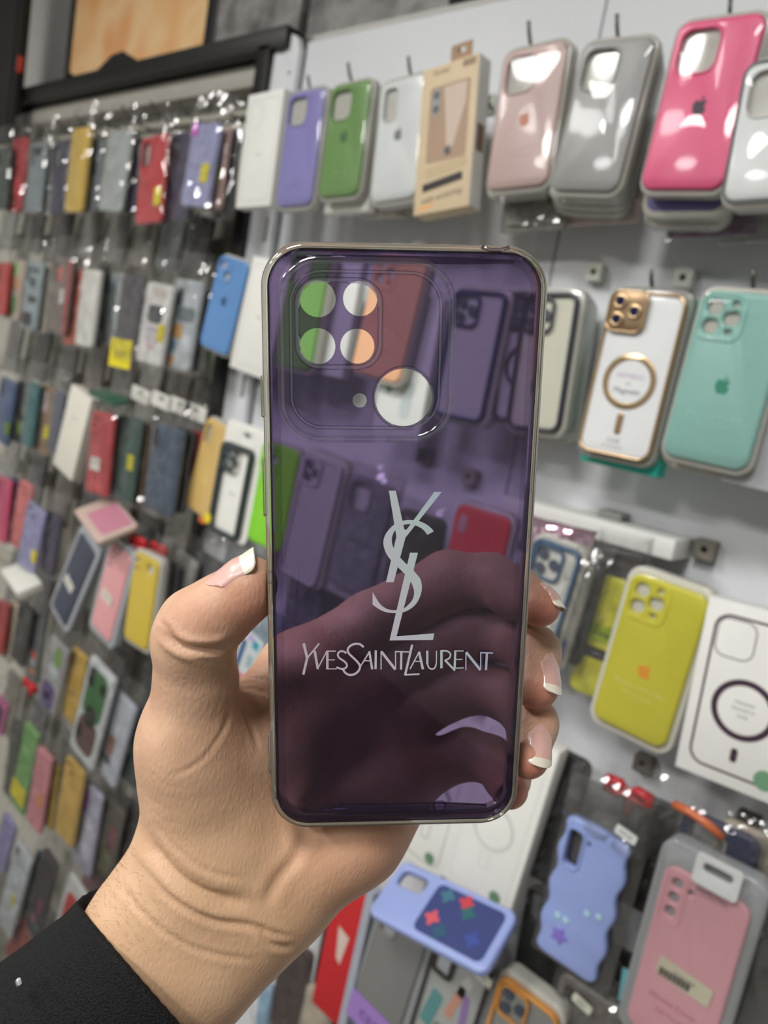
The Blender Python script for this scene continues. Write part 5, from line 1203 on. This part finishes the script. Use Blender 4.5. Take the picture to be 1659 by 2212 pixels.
L6 = [
    ((4, 1512), (-10, 1580), (206, 96, 156), 'pink rimmed black case at the frame edge', dict(w=.05, prints=[(0, 0, .6, .6, (26, 22, 26))], cam=None)),
    ((36, 1560), (14, 1720), (76, 82, 74), 'grey green bagged case beside the light green one', dict(w=.04, cam=None, D=.76)),
    ((68, 1572), (34, 1748), (112, 172, 92), 'light green case with a yellow foot label', dict(w=.062, cam=None, lab=(220, 206, 40), labx=-.002, labz=-.060, labw=.062, labh=.044)),
    ((96, 1624), (70, 1788), (216, 130, 140), 'rose pink case with small orange tag', dict(w=.062, cam=None, D=.742, lab=(220, 150, 30), labx=.014, labz=-.016, labw=.014)),
    ((119, 1650), (102, 1790), (196, 160, 30), 'thin yellow case between the pink and ochre cases', dict(w=.03, cam=None)),
    ((162, 1650), (134, 1812), (208, 164, 62), 'ochre yellow case in the sixth row', dict(w=.072, cam='two', D=.74)),
    ((200, 1702), (172, 1878), (170, 168, 190), 'greyish lilac case with pink corner print', dict(w=.07, cam=None, D=.742, prints=[(-.2, .32, .3, .26, (150, 100, 170)), (.1, -.1, .5, .5, (190, 190, 204))])),
    ((246, 1735), (214, 1900), (84, 76, 64), 'dark olive brown bagged case beside the wrist', dict(w=.07, cam=None, prints=[(.2, .1, .3, .3, (120, 62, 76)), (0, -.2, .5, .4, (92, 92, 60))])),
    ((285, 1735), (258, 1880), (40, 38, 42), 'black bagged case close to the wrist', dict(w=.05, D=.765)),
]
L7 = [
    ((20, 1772), (-6, 1870), (148, 142, 196), 'lavender case at the frame edge in the lowest row', dict(w=.06, cam=None)),
    ((52, 1836), (6, 2005), (186, 194, 200), 'white case with pale blue sides and yellow tag', dict(w=.070, D=.742, lab=(206, 200, 30), labx=.01, labz=-.02, labw=.014)),
    ((84, 1842), (46, 1998), (40, 64, 92), 'narrow navy edge case beside the white case', dict(w=.025, cam=None, D=.758)),
    ((108, 1850), (66, 2020), (44, 40, 46), 'black case with pink floral print in the lowest row', dict(w=.06, D=.75, cam=None, prints=[(.1, -.1, .3, .16, (130, 60, 84)), (-.1, -.3, .3, .1, (150, 90, 110)), (.2, -.36, .3, .1, (70, 96, 104))])),
    ((172, 1916), (112, 2125), (200, 202, 200), 'white boxed case with a red front above the sleeve', dict(w=.085, D=.735, cam=None, prints=[(0, -.02, .7, .8, (186, 44, 44)), (-.1, -.25, .3, .1, (214, 190, 190))])),
    ((215, 1858), (182, 1945), (130, 48, 72), 'crimson bagged case just above the sleeve', dict(w=.06, cam=None, lab=(206, 200, 50), labx=-.012, labz=.01, labw=.014, labh=.016)),
    ((60, 2010), (20, 2080), (150, 60, 56), 'faded red pack under the lowest row', dict(w=.07, cam=None)),
    ((20, 2020), (-20, 2120), (130, 128, 112), 'crumpled clear pack under the white case', dict(w=.07, cam=None)),
]
ALLH = [it for row in (L1, L2, L3, L4, L5, L6, L7) for it in row]
ALLH.sort(key=lambda it: it[4].get('D', .75))
RECTS = []
for top, bot, c, lb, kw in ALLH:                      # front ones first, later ones hang further back on their hooks
    kw = dict(kw); D = kw.pop('D', .75)
    while True:
        a, b = wall_pt(*top, D), wall_pt(*bot, D); hw = kw.get('w', .072) / 2 + .003
        r_ = (min(a.x, b.x) - hw, max(a.x, b.x) + hw, b.z, a.z)
        if D > .845 or not any(abs(q[4] - D) < .0155 and q[0] < r_[1] and q[1] > r_[0] and q[2] < r_[3] and q[3] > r_[2] for q in RECTS): break
        D += .004
    RECTS.append((*r_, D)); hung(top, bot, c, lb, D=D, **kw)
# cream carton, tray packs and loose items among them
e, h = carton('cream_case_box', (176, 846), (134, 1020), .742, .082, .022, (222, 218, 206), 'cream white carton standing out in the third row'); words(e, 'for iPhone', .005, (180, 178, 170), 0, 0, .03)
def traypack(top, bot, c, label, cam, w=.066, D=.735, lab=None, txt=None):
    e, h = place('tray_pack', top, bot, D, label, 'phone case', 'cases in pale trays on the grey panel')
    tray(e, w + .022, h + .026, .018, .002, film('tray_smoke2', base=.07, rough=.1, haze=.7, hazecol=(188, 192, 198)))
    shell(e, w, h, c, cam, y=-.001, rad=.008, thick=.006)
    if lab: sticker(e, .036, .020, lab, -.004, -.012, -.0018, math.radians(8), txt='SM-A13', tc=(130, 130, 126), ts=.006)
    if txt: words(e, txt, .007, tuple(min(255, v + 30) for v in c), 0, -.001, -h / 2 + .03)
    return e
traypack((190, 1172), (126, 1330), (56, 62, 84), 'dark navy case in pale tray with a white label', None, lab=(206, 206, 196), txt='Silicone')
traypack((262, 1186), (216, 1368), (226, 154, 158), 'pale pink case in pale tray with a white label', 'dots', w=.07, lab=(212, 206, 196))
e, w, h = blister('yellow_phone_case', (316, 1202), (290, 1392), .738, (206, 176, 46), 'mustard gold case with round camera cutout near the thumb knuckle', 'redmi', w=.074, lid=False, trayw=.010, deep=.014)
for i, (t, b_, c, lb) in enumerate([((346, 1210), (322, 1390), (120, 108, 104), 'brown grey bagged case behind the mustard gold case'), ((366, 1215), (346, 1390), (40, 40, 42), 'black bagged case beside the thumb knuckle'), ((404, 1200), (376, 1300), (150, 150, 146), 'grey bagged case over the thumb knuckle'), ((450, 1200), (430, 1300), (96, 98, 100), 'dark grey bagged case beside the thumb nail'), ((520, 1180), (500, 1300), (170, 172, 176), 'pale bagged case behind the thumb tip')]):
    hung(t, b_, c, lb, w=.05 if i < 2 else .066, D=.76 + .017 * i, cam=None)
e, h = place('pink_card', (210, 1075), (245, 1160), .725, 'pink and beige case lying flat across the packs', 'phone case'); e.rotation_euler = (math.radians(-64), math.radians(8), math.radians(-12))
link('case_body', slab([rrect(.15, .075, .010, 6)], .010, .003), plastic((206, 178, 166)), e); k = link('pink_face', slab([rrect(.10, .055, .006, 5)], .0004), ink((196, 130, 150)), e); k.location = (.012, -.0006, .004)
e, h = place('white_slab', (40, 1215), (55, 1290), .728, 'white box lying flat below the lavender case', 'box'); e.rotation_euler = (math.radians(-66), math.radians(6), math.radians(-8)); link('carton', box_me(.12, .018, .05, .002), paper((222, 220, 212)), e)
e, h = place('green_film_pack', (225, 838), (245, 870), .735, 'dark green film pack lying across the rail', 'pack'); e.rotation_euler = (math.radians(-72), math.radians(4), math.radians(-6)); link('film_pack', slab([rrect(.11, .035, .006, 4)], .006, .0015), plastic((40, 92, 70)), e)
bow(300, 1170, .75, 'red ribbon bow above the mustard gold case', s=.9); bow(345, 1185, .76, 'smaller red ribbon bow beside the black post', (150, 14, 30), .8); bow(66, 1480, .74, 'long red ribbon hanging in the fifth row', (176, 30, 34), .9)
# header cards over the third row
for i, u in enumerate((300, 345, 385, 418)):
    e, h = place('header_card', (u + 6, 838 + i * 12), (u, 868 + i * 13), .765, ['first', 'second', 'third', 'fourth'][i] + ' white header card in the row above the navy case', 'card', 'white header cards')
    link('card', slab([rrect(.06, h, .004, 3), rrect(.016, .005, .0022, 3, 0, .004)], .001), paper((214, 212, 204)), e)
# hooks showing under the black rail
for i, (u, v) in enumerate(((78, 262), (120, 252), (165, 247), (218, 238), (262, 226), (325, 218), (385, 212), (455, 196))):
    hook(u, v, .765, .90, HK + 'number %s under the black rail counted from the loudspeaker' % ['one', 'two', 'three', 'four', 'five', 'six', 'seven', 'eight'][i], rise=.02)
# more packs deep between the rows
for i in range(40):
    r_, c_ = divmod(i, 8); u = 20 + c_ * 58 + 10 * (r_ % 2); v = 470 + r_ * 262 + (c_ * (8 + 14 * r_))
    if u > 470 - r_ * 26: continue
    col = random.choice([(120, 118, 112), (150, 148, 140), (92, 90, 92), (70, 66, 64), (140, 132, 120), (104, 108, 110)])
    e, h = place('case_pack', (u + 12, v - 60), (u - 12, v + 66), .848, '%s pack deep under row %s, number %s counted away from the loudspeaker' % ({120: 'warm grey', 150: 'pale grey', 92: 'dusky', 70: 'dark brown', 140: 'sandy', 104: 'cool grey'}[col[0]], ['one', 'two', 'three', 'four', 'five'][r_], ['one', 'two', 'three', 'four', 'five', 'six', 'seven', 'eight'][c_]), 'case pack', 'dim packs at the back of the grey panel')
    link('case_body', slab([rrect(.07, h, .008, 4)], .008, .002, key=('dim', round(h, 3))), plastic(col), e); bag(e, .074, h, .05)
